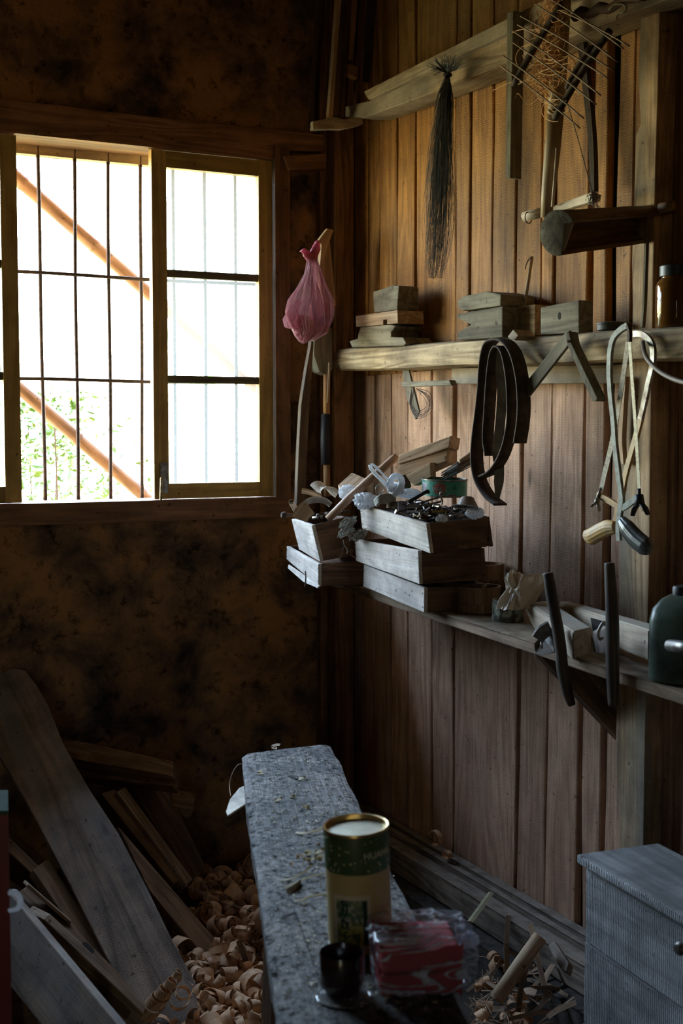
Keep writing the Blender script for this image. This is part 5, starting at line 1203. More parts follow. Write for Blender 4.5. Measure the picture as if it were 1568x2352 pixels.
slab('wedge', [G(*zc(760, 700), 2.50), G(*zc(860, 640), 2.46), G(*zc(870, 900), 2.46), G(*zc(770, 900), 2.50)], V((-.4, -.9, 0)), 0.03, M_hand, p2, 0.003)
o = tube('cobweb_thread', smoothpath([G(*zc(*p), 2.53) for p in ((192, 905), (200, 960), (240, 1020), (268, 1050))], 3), 0.0007, M_whitewood); tag(o, 'fine dusty cobweb thread hanging from the left plane', 'cobweb')
# dark green can and iron piece at the right edge
M_gcan = plain('dark_green_plastic', (0.12, 0.17, 0.13), rough=0.35, col2=(0.035, 0.05, 0.04), scale=14, bump=0.15, spec=0.5)
gc = S(1575, 1566, 0)
jc2 = thing('green_canister', 'dark green plastic canister at the right edge behind the planes', 'canister', G(1545, 1500, 2.36))
def canister():
    base = G(1566, 1525, 2.36); base.z = SA.z + _sd.z * ((base.y - SA.y) / _sd.y) + 0.001; base.x = min(base.x, W - 0.09)
    M = at(base, math.radians(25)); bm = bmesh.new(); rings = []
    for (z, w, d) in ((0, .056, .046), (.006, .062, .050), (.115, .062, .050), (.135, .056, .046), (.152, .038, .034), (.160, .022, .022)):
        ring = []
        for k in range(32):
            a = 2 * math.pi * k / 32; c_, s_ = math.cos(a), math.sin(a); e = 0.5
            ring.append(bm.verts.new((w * math.copysign(abs(c_) ** e, c_), d * math.copysign(abs(s_) ** e, s_), z)))
        rings.append(ring)
    for p, q in zip(rings, rings[1:]):
        for k in range(32): bm.faces.new((p[k], p[(k + 1) % 32], q[(k + 1) % 32], q[k]))
    bm.faces.new(rings[0][::-1]); bm.faces.new(rings[-1])
    link('can_body', mesh_of(bm), M_gcan, M, jc2, True)
    lathe('cap', [(0, .176), (.018, .176), (.020, .173), (.020, .158), (0, .158)], M_black, M, jc2, 24)
canister()
o = tube('iron_bar_end', [G(1537, 1482, 2.28), G(1600, 1490, 2.2)], [0.011, 0.012], M_steel, seg=14); tag(o, 'bluish steel bar end at the right edge beside the green canister', 'iron bar')
# ================================================================ floor beam along the plank wall
def Hh(q): return F(q[0], q[1], q[2])
def slabH(name, pts, t, mat, flip=1, **k):
    """outline given as (px, py, height above the floor); first three corners fix the plane"""
    p = [Hh(q) for q in pts[:3]]; n = (p[1] - p[0]).cross(p[2] - p[0]).normalized()
    if n.dot(EYE - p[0]) < 0: n = -n
    return slab(name, [PL(a[0], a[1], p[0], n) for a in pts], n * flip, t, mat, **k)
M_sill = wood('ground_beam_wood', (0.13, 0.10, 0.075), (0.38, 0.30, 0.23), rough=0.8, dirt=0.5, bump=0.6, dust=(0.36, 0.31, 0.26))
YE, YS = 3.56, 1.2
def wall_bar(name, off0, off1, z0, z1, mat, ys=YS, ye=YE, wob=0.002):
    a = V((W - off1, ys, z0)); return ppd(name, a, V((off1 - off0, 0, 0)), V((0, ye - ys, 0)), V((0, 0, z1 - z0)), mat, None, 0.004, wob)
zb1 = R(1313, 2121, 0.0).z; zf1 = R(1309, 2182, 0.06).z
o = wall_bar('ground_strip', 0.002, 0.030, 0.06, 0.150, M_sill); tag(o, 'narrow weathered strip at the foot of the planks, nearest the wall', 'timber')
o = wall_bar('ground_strip', 0.033, 0.052, 0.06, 0.140, M_sill, wob=0.0012); tag(o, 'thin middle strip lying along the foot of the plank wall', 'timber')
o = wall_bar('ground_beam', 0.058, 0.105, 0.055, 0.128, M_sill, wob=0.004); tag(o, 'rough split beam along the foot of the plank wall, outermost of the timbers', 'timber')
M_conc = plain('dirty_concrete', (0.10, 0.085, 0.07), rough=0.95, scale=30, col2=(0.03, 0.027, 0.024), bump=1.0)
struct(wall_bar('trim_5', 0.002, 0.15, -0.03, 0.05, M_conc, wob=0.006))

# ================================================================ bench
ZB = 0.66
def bench():
    t = thing('work_bench', 'long worn plank workbench covered in sawdust, running away towards the corner', 'bench', F(760, 2300, 0))
    Lp = [(556, 1722), (556, 1745), (566, 1850), (572, 1900), (590, 2000), (600, 2080), (607, 2130), (625, 2250), (640, 2400), (690, 2900)]
    Rp = [(752, 1697), (763, 1715), (812, 1815), (840, 1880), (890, 1985), (935, 2065), (965, 2115), (1040, 2270), (1110, 2420), (1330, 2900)]
    A = [F(a, b, ZB) for a, b in Lp]; Bq = [F(a, b, ZB) for a, b in Rp]
    def samp(P, y):
        for i in range(len(P) - 1):
            if P[i + 1].y <= y <= P[i].y: f = (P[i].y - y) / (P[i].y - P[i + 1].y); return P[i].lerp(P[i + 1], f)
        return P[0] if y > P[0].y else P[-1]
    y0, y1 = min(A[0].y, Bq[0].y), max(A[-1].y, Bq[-1].y); n, m_ = 90, 16; th = 0.055
    org = (A[0] + Bq[0]) / 2; ax_ = (A[-1] + Bq[-1]) / 2 - org; M = frame(ax_, V((0, 0, 1)), org); Mi = M.inverted(); bm = bmesh.new(); rings = []
    for k in range(n + 1):
        y = y0 + (y1 - y0) * k / n; a, b = samp(A, y), samp(Bq, y)
        ea = 0.003 * noise.noise(V((y * 9, 1, 0))) + 0.002 * noise.noise(V((y * 30, 1, 0))); eb = 0.003 * noise.noise(V((y * 8, 5, 0)))
        top = []
        for j in range(m_ + 1):
            f = j / m_; p = a.lerp(b, f); p.x += ea * (1 - f) + eb * f
            p.z += 0.0016 * noise.noise(V((p.x * 14, p.y * 5, 0))) - (0.006 if j in (0, m_) else 0.0015 if j in (1, m_ - 1) else 0) * (1 + .6 * noise.noise(V((y * 14, j, 0))))
            d = (p - F(662, 2105, ZB)); d2 = math.hypot(d.x, d.y * 0.6)
            if d2 < 0.02: p.z -= 0.010 * (1 - d2 / 0.02)
            top.append(p)
        end_drop = 0.012 * max(0, 1 - k / 2)
        lo = [V((q.x + (0.004 if i == 0 else -0.004 if i == 1 else 0), q.y, ZB - th + 0.004 * noise.noise(V((y * 6, i, 2))))) for i, q in enumerate((top[0], top[-1]))]
        rings.append([bm.verts.new(Mi @ (q - V((0, 0, end_drop)))) for q in top] + [bm.verts.new(Mi @ lo[1]), bm.verts.new(Mi @ lo[0])])
    q_ = len(rings[0])
    for p, s in zip(rings, rings[1:]):
        for k in range(q_): bm.faces.new((p[k], p[(k + 1) % q_], s[(k + 1) % q_], s[k]))
    bm.faces.new(rings[0]); bm.faces.new(rings[-1][::-1])
    o = link('bench_top', mesh_of(bm), M_bench, M, t, True); o.data.set_sharp_from_angle(angle=math.radians(50))
    # long crack between the two near boards of the top
    P = smoothpath([F(a, b, ZB + 0.0004) for a, b in ((676, 2092), (690, 2130), (705, 2170), (722, 2220), (745, 2290), (770, 2380))], 5)
    ribbon('crack', P, [0.0008 + 0.0016 * abs(noise.noise(V((i * .4, 0, 0)))) for i in range(len(P))], V((1, 0, 0)), 0.0006, M_dark, t)
    P = smoothpath([F(a, b, ZB + 0.0006) for a, b in ((648, 2112), (656, 2104), (668, 2100), (678, 2096))], 5)
    ribbon('gouge', P, [0.002, 0.005, 0.008, 0.006, 0.009, 0.006, 0.004] + [0.006] * 20, V((.3, 1, 0)), 0.0008, M_dark, t)
    P = smoothpath([F(a, b, ZB + 0.001) for a, b in ((664, 1782), (672, 1786), (682, 1790))], 3)
    ribbon('split_hole', P, 0.008, V((0, 1, 0)), 0.0008, M_dark, t)
    for (fa, ya, sx_) in ((0.42, 2.30, 0), (0.80, 2.30, .3), (0.42, 1.15, 0), (0.80, 1.15, .3)):
        a, b = samp(A, ya), samp(Bq, ya); p = a.lerp(b, fa); q = V((p.x + sx_ * 0.09, p.y + (0.06 if ya > 2 else -0.06), 0))
        d = q - V((p.x, p.y, ZB - th + 0.002)); u = V((0.05, 0, 0)); v_ = V((0, 0.05, 0)); ppd('leg', V((p.x, p.y, ZB - th + 0.002)) - u / 2 - v_ / 2, u, v_, d, M_brown_shade, t, 0.003)
    return t
bench()
tag(slabH('wood_sliver', [(577, 1797, .62), (579, 1836, .62), (522, 1873, .60), (518, 1864, .60), (527, 1836, .61), (548, 1810, .62)], 0.004, M_whitewood, grain=V((0, 1, 0))), 'pale pointed blade-like sliver sticking out from the left side of the bench', 'sliver')
tag(slabG('wood_sliver', [(573, 1840, 2.54), (573, 1875, 2.54), (522, 1900, 2.49), (518, 1876, 2.49), (530, 1866, 2.50)], 0.004, M_brown_shade, grain=V((0, 1, 0))), 'lower side of the pale blade-like sliver, shade put into its dark colour', 'sliver')  # dark side of the sliver above, its shade put into the colour
tag(tube('wire_arc', smoothpath([G(557, 1755, 2.72), G(545, 1758, 2.7), G(532, 1780, 2.68), G(527, 1805, 2.66), G(530, 1830, 2.6)], 4), 0.0009, M_pale), 'thin springy shaving strip arching off the far left edge of the bench', 'strip')
# sawdust and chips on the bench
M_chip = wood('fresh_shaving', (0.50, 0.34, 0.20), (0.80, 0.60, 0.40), rough=0.6, knots=0, dirt=0.1)
M_chip_y = wood('yellow_shaving', (0.62, 0.52, 0.28), (0.86, 0.76, 0.50), rough=0.6, knots=0, dirt=0.1)
def dustbits():
    r_ = random.Random(77); bm = bmesh.new()
    for k in range(1500):
        f = r_.random() ** 0.8; y = 1720 + 600 * f; l = 560 + 0.115 * (y - 1740); rr_ = 765 + 0.5 * (y - 1715)
        x = l + (rr_ - l) * (0.5 + r_.gauss(0, 0.24))
        if x < l + 8 or x > rr_ - 8: continue
        p = F(x, y, ZB + 0.0012); s = r_.uniform(0.0003, 0.0009) * (1.9 if r_.random() < 0.08 else 1); a = r_.random() * 3.14; L_ = s * r_.uniform(1, 4)
        u = V((math.cos(a), math.sin(a), r_.uniform(-.1, .1))) * L_; w = V((-math.sin(a), math.cos(a), r_.uniform(-.2, .2))) * s; h = V((0, 0, s * .7))
        vs_ = [bm.verts.new(q) for q in (p - u - w, p + u - w, p + u + w, p - u + w, p + h)]
        bm.faces.new(vs_[:4]);
        for i in range(4): bm.faces.new((vs_[i], vs_[(i + 1) % 4], vs_[4]))
    return tag(link('sawdust', mesh_of(bm), M_chip_y), 'coarse sawdust scattered over the bench top', 'sawdust', kind='stuff')
dustbits()
for lbl, pts, w, m_ in (('thin pale shaving strip lying on the bench just left of the canister top', [(680, 1912), (700, 1914), (725, 1908), (752, 1900)], .005, M_chip_y),
                    ('long pale splinter on the bench beside the middle of the canister', [(645, 2022), (670, 2018), (695, 2005), (716, 1988)], .004, M_chip_y),
                    ('crossing pale splinter below the long one on the bench', [(655, 2040), (690, 2022), (720, 2012), (742, 2007)], .005, M_chip_y),
                    ('yellowish curved strip on the bench by the stamp picture', [(675, 2070), (695, 2066), (715, 2058), (750, 2053)], .004, M_chip_y),
                    ('short frayed chip standing between the two crossing splinters', [(660, 2052), (675, 2038), (690, 2024)], .008, M_whitewood)):
    P = smoothpath([F(a, b, ZB + 0.002 + 0.002 * math.sin(i)) for i, (a, b) in enumerate(pts)], 4); tag(ribbon('shaving_strip', P, w, V((0.3, 1, .25)) if w < .006 else V((1, 1, .2)), 0.001, m_), lbl, 'shaving')
def chip_curl(lbl, px, py, r, seed, z=ZB + 0.002, mat=None, group=None, name='wood_chip'):
    P = [F(px, py, z) + V((r * math.cos(a) * (1 - a * .05), r * math.sin(a) * .8 * (1 - a * .05), 0.3 * r + .2 * r * math.sin(a + seed))) for a in [seed + k * .35 for k in range(12)]]
    return tag(ribbon(name, P, r * .9, V((.3, 1, .35)), 0.0007, mat or M_chip_y), lbl, 'wood chip', group)
chip_curl('tiny bright curled chip near the far left of the bench', 601, 1776, .007, 1)
chip_curl('small curled chip by the split hole near the far end of the bench', 694, 1790, .008, 3)
chip_curl('pale chip pair in the middle of the bench, left', 640, 1838, .008, 2)
chip_curl('pale chip in the middle of the bench, right of the chip pair', 668, 1832, .009, 4)
chip_curl('lone folded chip right of the middle of the bench', 700, 1856, .009, 5)
chip_curl('brownish chip at the far end of the bench', 636, 1718, .010, 0.5, mat=M_chip)
g_f = 'frayed yellow chips heaped beside the canister'
for k, (x, y) in enumerate(((690, 1970), (712, 1960), (735, 1958), (728, 1942), (702, 1978), (740, 1975), (672, 1985), (720, 1975))):
    chip_curl('frayed yellow wood chip in the small heap left of the canister', x, y, .006 + .002 * (k % 3), k * 1.3, group=g_f, mat=M_chip_y if k % 3 else M_chip)

# ================================================================ tea canister
cb = F(829, 2176, ZB + 0.001); can = thing('tea_canister', 'tall round paper canister with green band and cream body standing on the bench', 'canister', cb)
MC = at(cb, 0, (math.radians(0.5), math.radians(-3.0))); rc, hc = 0.0425, 0.168
M_cgreen, _t, _b, _o = base_mat('canister_green'); _tc = _t.nodes.new('ShaderNodeTexCoord')
_v = _n(_t, 'ShaderNodeTexVoronoi', Scale=150.0, feature='F1', Randomness=1.0); _t.links.new(_tc.outputs['Object'], _v.inputs['Vector'])
_r = ramp(_t, [(0.20, (0.75, 0.70, 0.42)), (0.27, (0.065, 0.12, 0.04))]); _nn = _n(_t, 'ShaderNodeTexNoise', Scale=28.0); _t.links.new(_tc.outputs['Object'], _nn.inputs['Vector'])
_r2 = ramp(_t, [(0.50, (0, 0, 0)), (0.56, (1, 1, 1))]); _t.links.new(_nn.outputs[0], _r2.inputs[0]); _t.links.new(_v.outputs['Distance'], _r.inputs[0])
_t.links.new(mixc(_t, (0.055, 0.10, 0.035), _r.outputs[0], _r2.outputs[0]), _b.inputs['Base Color']); _b.inputs['Roughness'].default_value = 0.45
M_cream = plain('canister_cream', (0.62, 0.46, 0.20), rough=0.5, var=0.06, scale=20, bump=0)
M_gold = plain('gold_rim', (0.70, 0.48, 0.20), rough=0.3, metal=0.9, var=0.2, bump=0)
lathe('cream_body', [(rc, 0.006), (rc, 0.115)], M_cream, MC, can, 56)
lathe('green_band', [(rc + .0003, 0.115), (rc + .0006, 0.116), (rc + .0006, hc - .004), (rc + .0003, hc - .003)], M_cgreen, MC, can, 56)
lathe('base_band', [(0, 0), (rc + .0008, 0), (rc + .0008, 0.009), (rc, 0.0095)], M_cgreen, MC, can, 56)
lathe('rim', [(rc - .0005, hc - .004), (rc + .0012, hc - .003), (rc + .0014, hc - .001), (rc + .0004, hc + .001), (rc - .0020, hc + .0004), (rc - .0032, hc - .006)], M_gold, MC, can, 56)
lathe('lid_disc', [(0, hc - .0055), (rc - .003, hc - .0055)], plain('pale_gold_lid', (0.78, 0.70, 0.50), rough=0.38, metal=0.35, scale=60, var=0.2), MC, can, 56)
ca = math.atan2(EYE.y - cb.y, EYE.x - cb.x)
sa = ca - 0.24
M_stampw = plain('stamp_paper', (0.72, 0.62, 0.45), rough=0.6, var=0.05, bump=0)
patch('stamp', rc + 0.0003, sa, 0.050, 0.60, 0.0375, M_stampw, MC, can, 96, False, 1)
def stamp_art():
    m, t, b, o = base_mat('stamp_picture'); tc = t.nodes.new('ShaderNodeTexCoord'); sp = t.nodes.new('ShaderNodeSeparateXYZ'); t.links.new(tc.outputs['Object'], sp.inputs[0])
    n = _n(t, 'ShaderNodeTexNoise', Scale=75.0, Detail=5.0, Distortion=1.0); t.links.new(tc.outputs['Object'], n.inputs['Vector'])
    low = ramp(t, [(0.38, (0.05, 0.10, 0.03)), (0.48, (0.50, 0.38, 0.06)), (0.60, (0.62, 0.50, 0.12))]); hi = ramp(t, [(0.40, (0.03, 0.10, 0.06)), (0.52, (0.22, 0.27, 0.14)), (0.60, (0.55, 0.50, 0.36))])
    t.links.new(n.outputs[0], low.inputs[0]); t.links.new(n.outputs[0], hi.inputs[0])
    mr_ = _n(t, 'ShaderNodeMapRange'); t.links.new(sp.outputs['Z'], mr_.inputs[0]); mr_.inputs['From Min'].default_value = 0.044; mr_.inputs['From Max'].default_value = 0.056
    t.links.new(mixc(t, low.outputs[0], hi.outputs[0], mr_.outputs[0]), b.inputs['Base Color']); b.inputs['Roughness'].default_value = 0.5; return m
patch('stamp_picture', rc + 0.0006, sa, 0.0515, 0.50, 0.030, stamp_art(), MC, can, 48, False)
patch('stamp_edge', rc + 0.0009, sa + 0.43, 0.0515, 0.065, 0.030, M_dprint, MC, can, 16, False)
# printed letters: a word on the band, brush-like strokes on the picture
wrap_text('lettering', 'HUANG', 0.0125, rc + 0.0006, ca + 0.72, 0.136, plain('gold_print', (0.80, 0.74, 0.50), rough=0.5, bump=0), MC, can)
def strokes():
    bm = bmesh.new()
    def st(pts, w):
        P = smoothpath([V(((rc + .0013) * math.cos(sa + a), (rc + .0013) * math.sin(sa + a), z)) for a, z in pts], 5)
        ribbon_bm(bm, P, [w * (1 - .5 * abs(i / (len(P) - 1) - .4)) for i in range(len(P))], [V((0, 0, 1)) if False else V((math.cos(sa), math.sin(sa), 0)).cross(_tan(P, i)) for i in range(len(P))], 0.0004)
    for pts in ([(-.42, .078), (-.30, .076), (-.20, .074)], [(-.36, .082), (-.34, .070), (-.40, .062)], [(-.24, .080), (-.22, .068), (-.30, .060)], [(-.42, .070), (-.30, .067)],
                [(-.44, .052), (-.34, .055), (-.24, .050)], [(-.36, .057), (-.40, .046), (-.28, .044)], [(-.20, .054), (-.24, .046), (-.16, .043)], [(-.34, .038), (-.22, .040)], [(-.36, .036), (-.26, .033), (-.14, .036)]): st([(a + .10, z) for a, z in pts], 0.0030)
    return link('brush_marks', mesh_of(bm), M_dprint, MC, can)
strokes()

# ================================================================ cup, and a disc standing in for a crescent of light on the bench
cu = F(785, 2278, ZB + 0.001); cup = thing('tea_cup', 'small dark brown tea cup standing on the bench in front of the canister', 'cup', cu)
M_cup = plain('dark_glaze', (0.035, 0.014, 0.010), rough=0.22, scale=20, var=0.4, bump=0, spec=0.6, coat=0.4)
lathe('bowl', [(0, 0.003), (0.022, 0.003), (0.0258, 0.007), (0.0275, 0.016), (0.0278, 0.048), (0.0272, 0.0495), (0.0262, 0.048), (0.0258, 0.018), (0.020, 0.010), (0, 0.009)], M_cup, at(cu), cup, 48)
lathe('foot', [(0.016, 0), (0.020, 0), (0.022, 0.004), (0.015, 0.004)], M_cup, at(cu), cup, 40)
sc0 = F(789, 2290, ZB + 0.0008)
sau = lathe('light_crescent_disc', [(0, 0.0005), (0.030, 0.0005), (0.0325, 0.0018), (0.0335, 0.0012), (0.032, 0.0), (0, 0.0)], plain('light_crescent_gloss', (0.30, 0.29, 0.28), rough=0.12, var=0.1, scale=20, bump=0, spec=0.8), at(sc0), None, 48)
tag(sau, 'thin glossy disc under the dark cup, standing in for a crescent of light', 'disc')
for o_ in (cup,): o_.location.z += 0.0016

# ================================================================ red tissue pack in clear wrap
t0 = F(868, 2292, ZB + 0.002); t1 = F(1065, 2284, ZB + 0.002); u = t1 - t0; wdt = u.length; u = u.normalized(); v_ = V((-u.y, u.x, 0)); hh = 0.062; dd = 0.098
pk = thing('tissue_pack', 'red block of tissues wrapped in crinkled clear plastic on the near end of the bench', 'tissue pack', t0)
M_red = plain('red_tissue', (0.52, 0.035, 0.045), rough=0.7, var=0.15, scale=20, bump=0.15); M_pink = plain('pink_red_top', (0.62, 0.16, 0.20), rough=0.7, var=0.1, scale=20, bump=0.1)
ppd('tissue_block', t0 + u * .003 + v_ * .003, u * (wdt - .006), v_ * (dd - .006), V((0, 0, hh * .44)), M_red, pk, 0.004, 0.001)
ppd('tissue_block', t0 + u * .004 + v_ * .004 + V((0, 0, hh * .45)), u * (wdt - .008), v_ * (dd - .008), V((0, 0, hh * .46)), M_red, pk, 0.004, 0.001)
M_clear, _t, _b, _o = base_mat('clear_wrap'); _tr = _t.nodes.new('ShaderNodeBsdfTransparent'); _tr.inputs[0].default_value = (0.95, 0.95, 0.97, 1)
_b.inputs['Base Color'].default_value = (0.75, 0.78, 0.86, 1); _b.inputs['Roughness'].default_value = 0.12; _b.inputs['Specular IOR Level'].default_value = 0.9
_tc = _t.nodes.new('ShaderNodeTexCoord'); _mp = _t.nodes.new('ShaderNodeMapping'); _mp.inputs['Scale'].default_value = (9, 14, 34); _mp.inputs['Rotation'].default_value = (0.2, 0.35, 0.3)
_ns = _n(_t, 'ShaderNodeTexNoise', Scale=1.0, Detail=4.0, Distortion=1.6); _t.links.new(_tc.outputs['Object'], _mp.inputs[0]); _t.links.new(_mp.outputs[0], _ns.inputs['Vector'])
_bp = _n(_t, 'ShaderNodeBump', Strength=1.0, Distance=0.012); _t.links.new(_ns.outputs[0], _bp.inputs['Height']); _t.links.new(_bp.outputs[0], _b.inputs['Normal'])
_r = ramp(_t, [(0.462, (0.08,) * 3), (0.50, (1.0,) * 3), (0.538, (0.08,) * 3)]); _t.links.new(_ns.outputs[0], _r.inputs[0])  # thin pale streaks put into the film as its highlights
_ms = _t.nodes.new('ShaderNodeMixShader'); _t.links.new(_r.outputs[0], _ms.inputs[0]); _t.links.new(_tr.outputs[0], _ms.inputs[1]); _t.links.new(_b.outputs[0], _ms.inputs[2]); _t.links.new(_ms.outputs[0], _o.inputs[0])
def wrap():
    bm = bmesh.new(); bmesh.ops.create_cube(bm, size=1); bmesh.ops.subdivide_edges(bm, edges=bm.edges[:], cuts=22, use_grid_fill=True)
    for p in bm.verts:
        c = p.co.copy(); n_ = noise.noise(V((c.x * 3.2, c.y * 3, c.z * 5 + 2))); r1 = 1 - abs(noise.noise(V((c.x * 5 + 3, c.y * 2, c.z * 7)))) * 2
        e = max(abs(c.x), abs(c.y), abs(c.z)) * 2; L_ = c.length
        rd = 1 - 0.10 * max(0, (L_ - 0.62) / 0.25)
        q = V((c.x, c.y, c.z)) * rd
        bulge = 0.0018 + 0.0014 * n_ + 0.0010 * r1
        if c.z > 0.3: bulge += 0.003 + 0.004 * abs(n_) + 0.003 * (1 - abs(noise.noise(V((c.x * 2 + c.z * 3, c.y * 7, 4)))) * 4)
        x, y, z = (q.x + .5) * wdt, (q.y + .5) * dd, (q.z + .5) * (hh + 0.004)
        d = c.normalized(); x += d.x * bulge; y += d.y * bulge; z += d.z * bulge
        if c.x > 0.35: x += 0.012 * (c.x - .35) / .15 * (0.4 + abs(n_)); 
        p.co = V((x, y, max(z, -0.0008)))
    M = Matrix.Identity(4)
    for i in range(3): M[i][0], M[i][1], M[i][2], M[i][3] = u[i], v_[i], (0, 0, 1)[i], t0[i]
    return link('clear_wrap', mesh_of(bm), M_clear, M, pk, True)
wrap()
blob('twisted_end', t0 + u * (wdt + 0.006) + v_ * 0.03 + V((0, 0, 0.036)), (0.012, 0.020, 0.030), M_clear, pk, 0.5, 2.4, 4, 3.0)
blob('twisted_end', t0 + u * (wdt + 0.016) + v_ * 0.045 + V((0, 0, 0.050)), (0.009, 0.010, 0.008), M_wfilm, pk, 0.5, 2.4, 3, 6.0)

# ================================================================ chest, lower right
ch = thing('wooden_chest', 'grey sawn plank chest with overhanging lid in the lower right corner', 'chest', G(1400, 2300, 2.1))
k1 = G(1324, 1962, 2.30); zl = k1.z; k2 = F(1511, 1936, zl); wv = k2 - k1; lv = V((0.03, -1, 0)).normalized()
k1b = F(1568, 2104, zl); lv = (k1b - k1).normalized(); LL = 1.15
o_ = slab('lid', [k1, k2, k2 + lv * LL, k1 + lv * LL], V((0, 0, 1)), 0.016, M_chest, ch, 0.003, grain=lv)
wv2 = wv.normalized(); zt = zl - 0.018
def lh(i, lo, hi, nm, mat):
    a = k1 + lv * 0.012 + wv2 * 0.012; a.z = 0
    return ppd(nm, a + V((0, 0, lo)), lv * (LL - .02), wv2 * 0.018, V((0, 0, hi - lo)), mat, ch, 0.0015, 0.0008)
zs_ = [0.002, 0.13, 0.29, R(1315, 2152, 0).z, zt]
zmid = PL(1318, 2155, k1, (V((0, 0, 1)).cross(lv)).normalized()).z
zs_ = [0.002, zmid - 0.155, zmid - 0.001, zt]
for i in range(3): lh(i, zs_[i] + 0.0015, zs_[i + 1] - 0.0015, 'side_board', M_chest)
a = k1 + lv * 0.012 + wv2 * 0.031; a.z = 0.002
ppd('end_board', a, wv2 * (wv.length - 0.06), lv * 0.018, V((0, 0, zt - .002)), M_chest, ch, 0.0015)
ppd('side_board', a + wv2 * (wv.length - 0.058), lv * (LL - .02), wv2 * 0.016, V((0, 0, zt - .002)), M_chest, ch, 0.0015)
ppd('floor_board', a + V((0, 0, 0.01)) + lv * .02, lv * (LL - .06), wv2 * (wv.length - .065), V((0, 0, 0.012)), M_chest, ch, 0.0015)
kp = PL(1563, 2178, k1, (V((0, 0, 1)).cross(lv)).normalized())
kp = kp + wv2 * 0.012
lathe('knob', [(0, 0.022), (0.008, 0.021), (0.011, 0.016), (0.009, 0.009), (0.005, 0.004), (0.006, -0.001), (0, -0.001)], M_steel, Matrix.Translation(kp) @ Matrix.Rotation(math.radians(-90), 4, 'Y'), ch, 24)

# ================================================================ red carton at the left edge
rx = thing('red_carton', 'tall dark red carton at the left edge with a white plastic loop', 'carton', G(-60, 2300, 1.75))
ra = G(19, 1872, 1.72); rv = -RGT
bt_z = 0.46
ppd('carton_body', V((ra.x, ra.y, bt_z)) + rv * 0.14, -rv * 0.14, V((0.02, 0.10, 0)), V((0, 0, ra.z - bt_z)), plain('dark_red_card', (0.12, 0.006, 0.010), rough=0.4, var=0.15, scale=10, bump=0), rx, 0.002)
ppd('green_trim', V((ra.x, ra.y, ra.z)) + rv * 0.14, -rv * 0.14, V((0.02, 0.10, 0)), V((0, 0, 0.006)), plain('green_white_card', (0.045, 0.08, 0.06), rough=0.95, spec=0.05, scale=20), rx, 0.001)
P = [G(19, 2052, 1.70), G(32, 2050, 1.70), G(45, 2062, 1.70), G(46, 2078, 1.70), G(38, 2088, 1.70), G(19, 2092, 1.70)]
tube('plastic_loop', smoothpath(P, 5), [0.003, 0.0042, 0.004, 0.0042, 0.004, 0.003], M_wfilm, rx, seg=10, flat=.6)
st = thing('low_stool', 'low wooden stool under the red carton, mostly out of the frame', 'stool', V((ra.x - .1, ra.y + .05, 0)))
cxy = V((ra.x, ra.y, 0)) + rv * 0.11 + V((0.01, 0.05, 0))
box('seat', cxy + V((0, 0, bt_z - 0.014)), (0.16, 0.16, 0.026), M_brown_shade, st, -YAW)
for i in (-1, 1):
    for j in (-1, 1):
        c_, s_ = math.cos(-YAW), math.sin(-YAW); dx, dy = i * .065, j * .065
        box('leg', cxy + V((dx * c_ - dy * s_, dx * s_ + dy * c_, (bt_z - .028) / 2)), (0.028, 0.028, bt_z - .028), M_brown_shade, st, -YAW)

# ================================================================ planks piled on the left
M_big = wood('wide_plank', (0.17, 0.115, 0.08), (0.42, 0.30, 0.21), rough=0.7, dirt=0.45, saw=0.10, saw_scale=420, ring=5, grey=(0.26, 0.22, 0.19))
M_or = wood('orange_plank', (0.13, 0.066, 0.03), (0.32, 0.18, 0.09), rough=0.7, dirt=0.3)
M_orl = wood('light_plank', (0.25, 0.16, 0.10), (0.50, 0.35, 0.23), rough=0.7, dirt=0.25)
def plk(lbl, pts, t, mat, **k):
    o = slabH('loose_plank', pts, t, mat, bev=k.pop('bev', 0.003), **k); tag(o, lbl, 'plank', None); return o
B0 = B(20, 1545, 0.02)
plk('widest grey brown plank leaning from the floor up to the back wall', [(330, 2352, 0.02), (505, 2352, 0.02), (60, 1540, B0.z), (110, 1618, .6), (145, 1708, .5), (205, 1812, .4), (272, 1914, .3), (338, 2040, .2), (400, 2168, .1), (470, 2296, .05), (505, 2352, .02), (545, 2420, 0), (365, 2420, 0), (330, 2352, 0), (240, 2190, .1), (160, 2030, .3), (60, 1840, .4), (0, 1738, .5), (-25, 1690, .6), (-25, 1550, .7), (5, 1546, .7), (30, 1536, .7)][3:] if False else
    [(330, 2352, 0.02), (505, 2352, 0.02), (60, 1540, B0.z), (30, 1536, 0), (5, 1546, 0), (-25, 1552, 0), (-25, 1690, 0), (0, 1738, 0), (60, 1840, 0), (160, 2030, 0), (240, 2190, 0)], 0.028, M_big) if False else None
def bigplank():
    p0, p1, p2 = F(330, 2352, 0.03), F(505, 2352, 0.03), B(40, 1540, 0.03); n = (p1 - p0).cross(p2 - p0).normalized()
    if n.dot(EYE - p0) < 0: n = -n
    out = [(545, 2430), (505, 2352), (470, 2296), (400, 2168), (338, 2040), (272, 1914), (205, 1812), (145, 1708), (110, 1618), (84, 1574), (58, 1540), (30, 1534), (5, 1545), (-25, 1552), (-25, 1690), (0, 1738), (60, 1840), (160, 2030), (240, 2190), (330, 2352), (372, 2430)]
    o = slab('loose_plank', [PL(a, b, p0, n) for a, b in out], n, 0.026, M_big, None, 0.003, grain=p2 - (p0 + p1) / 2)
    tag(o, 'widest grey brown plank, leaning from the floor up against the back wall', 'plank')
bigplank()
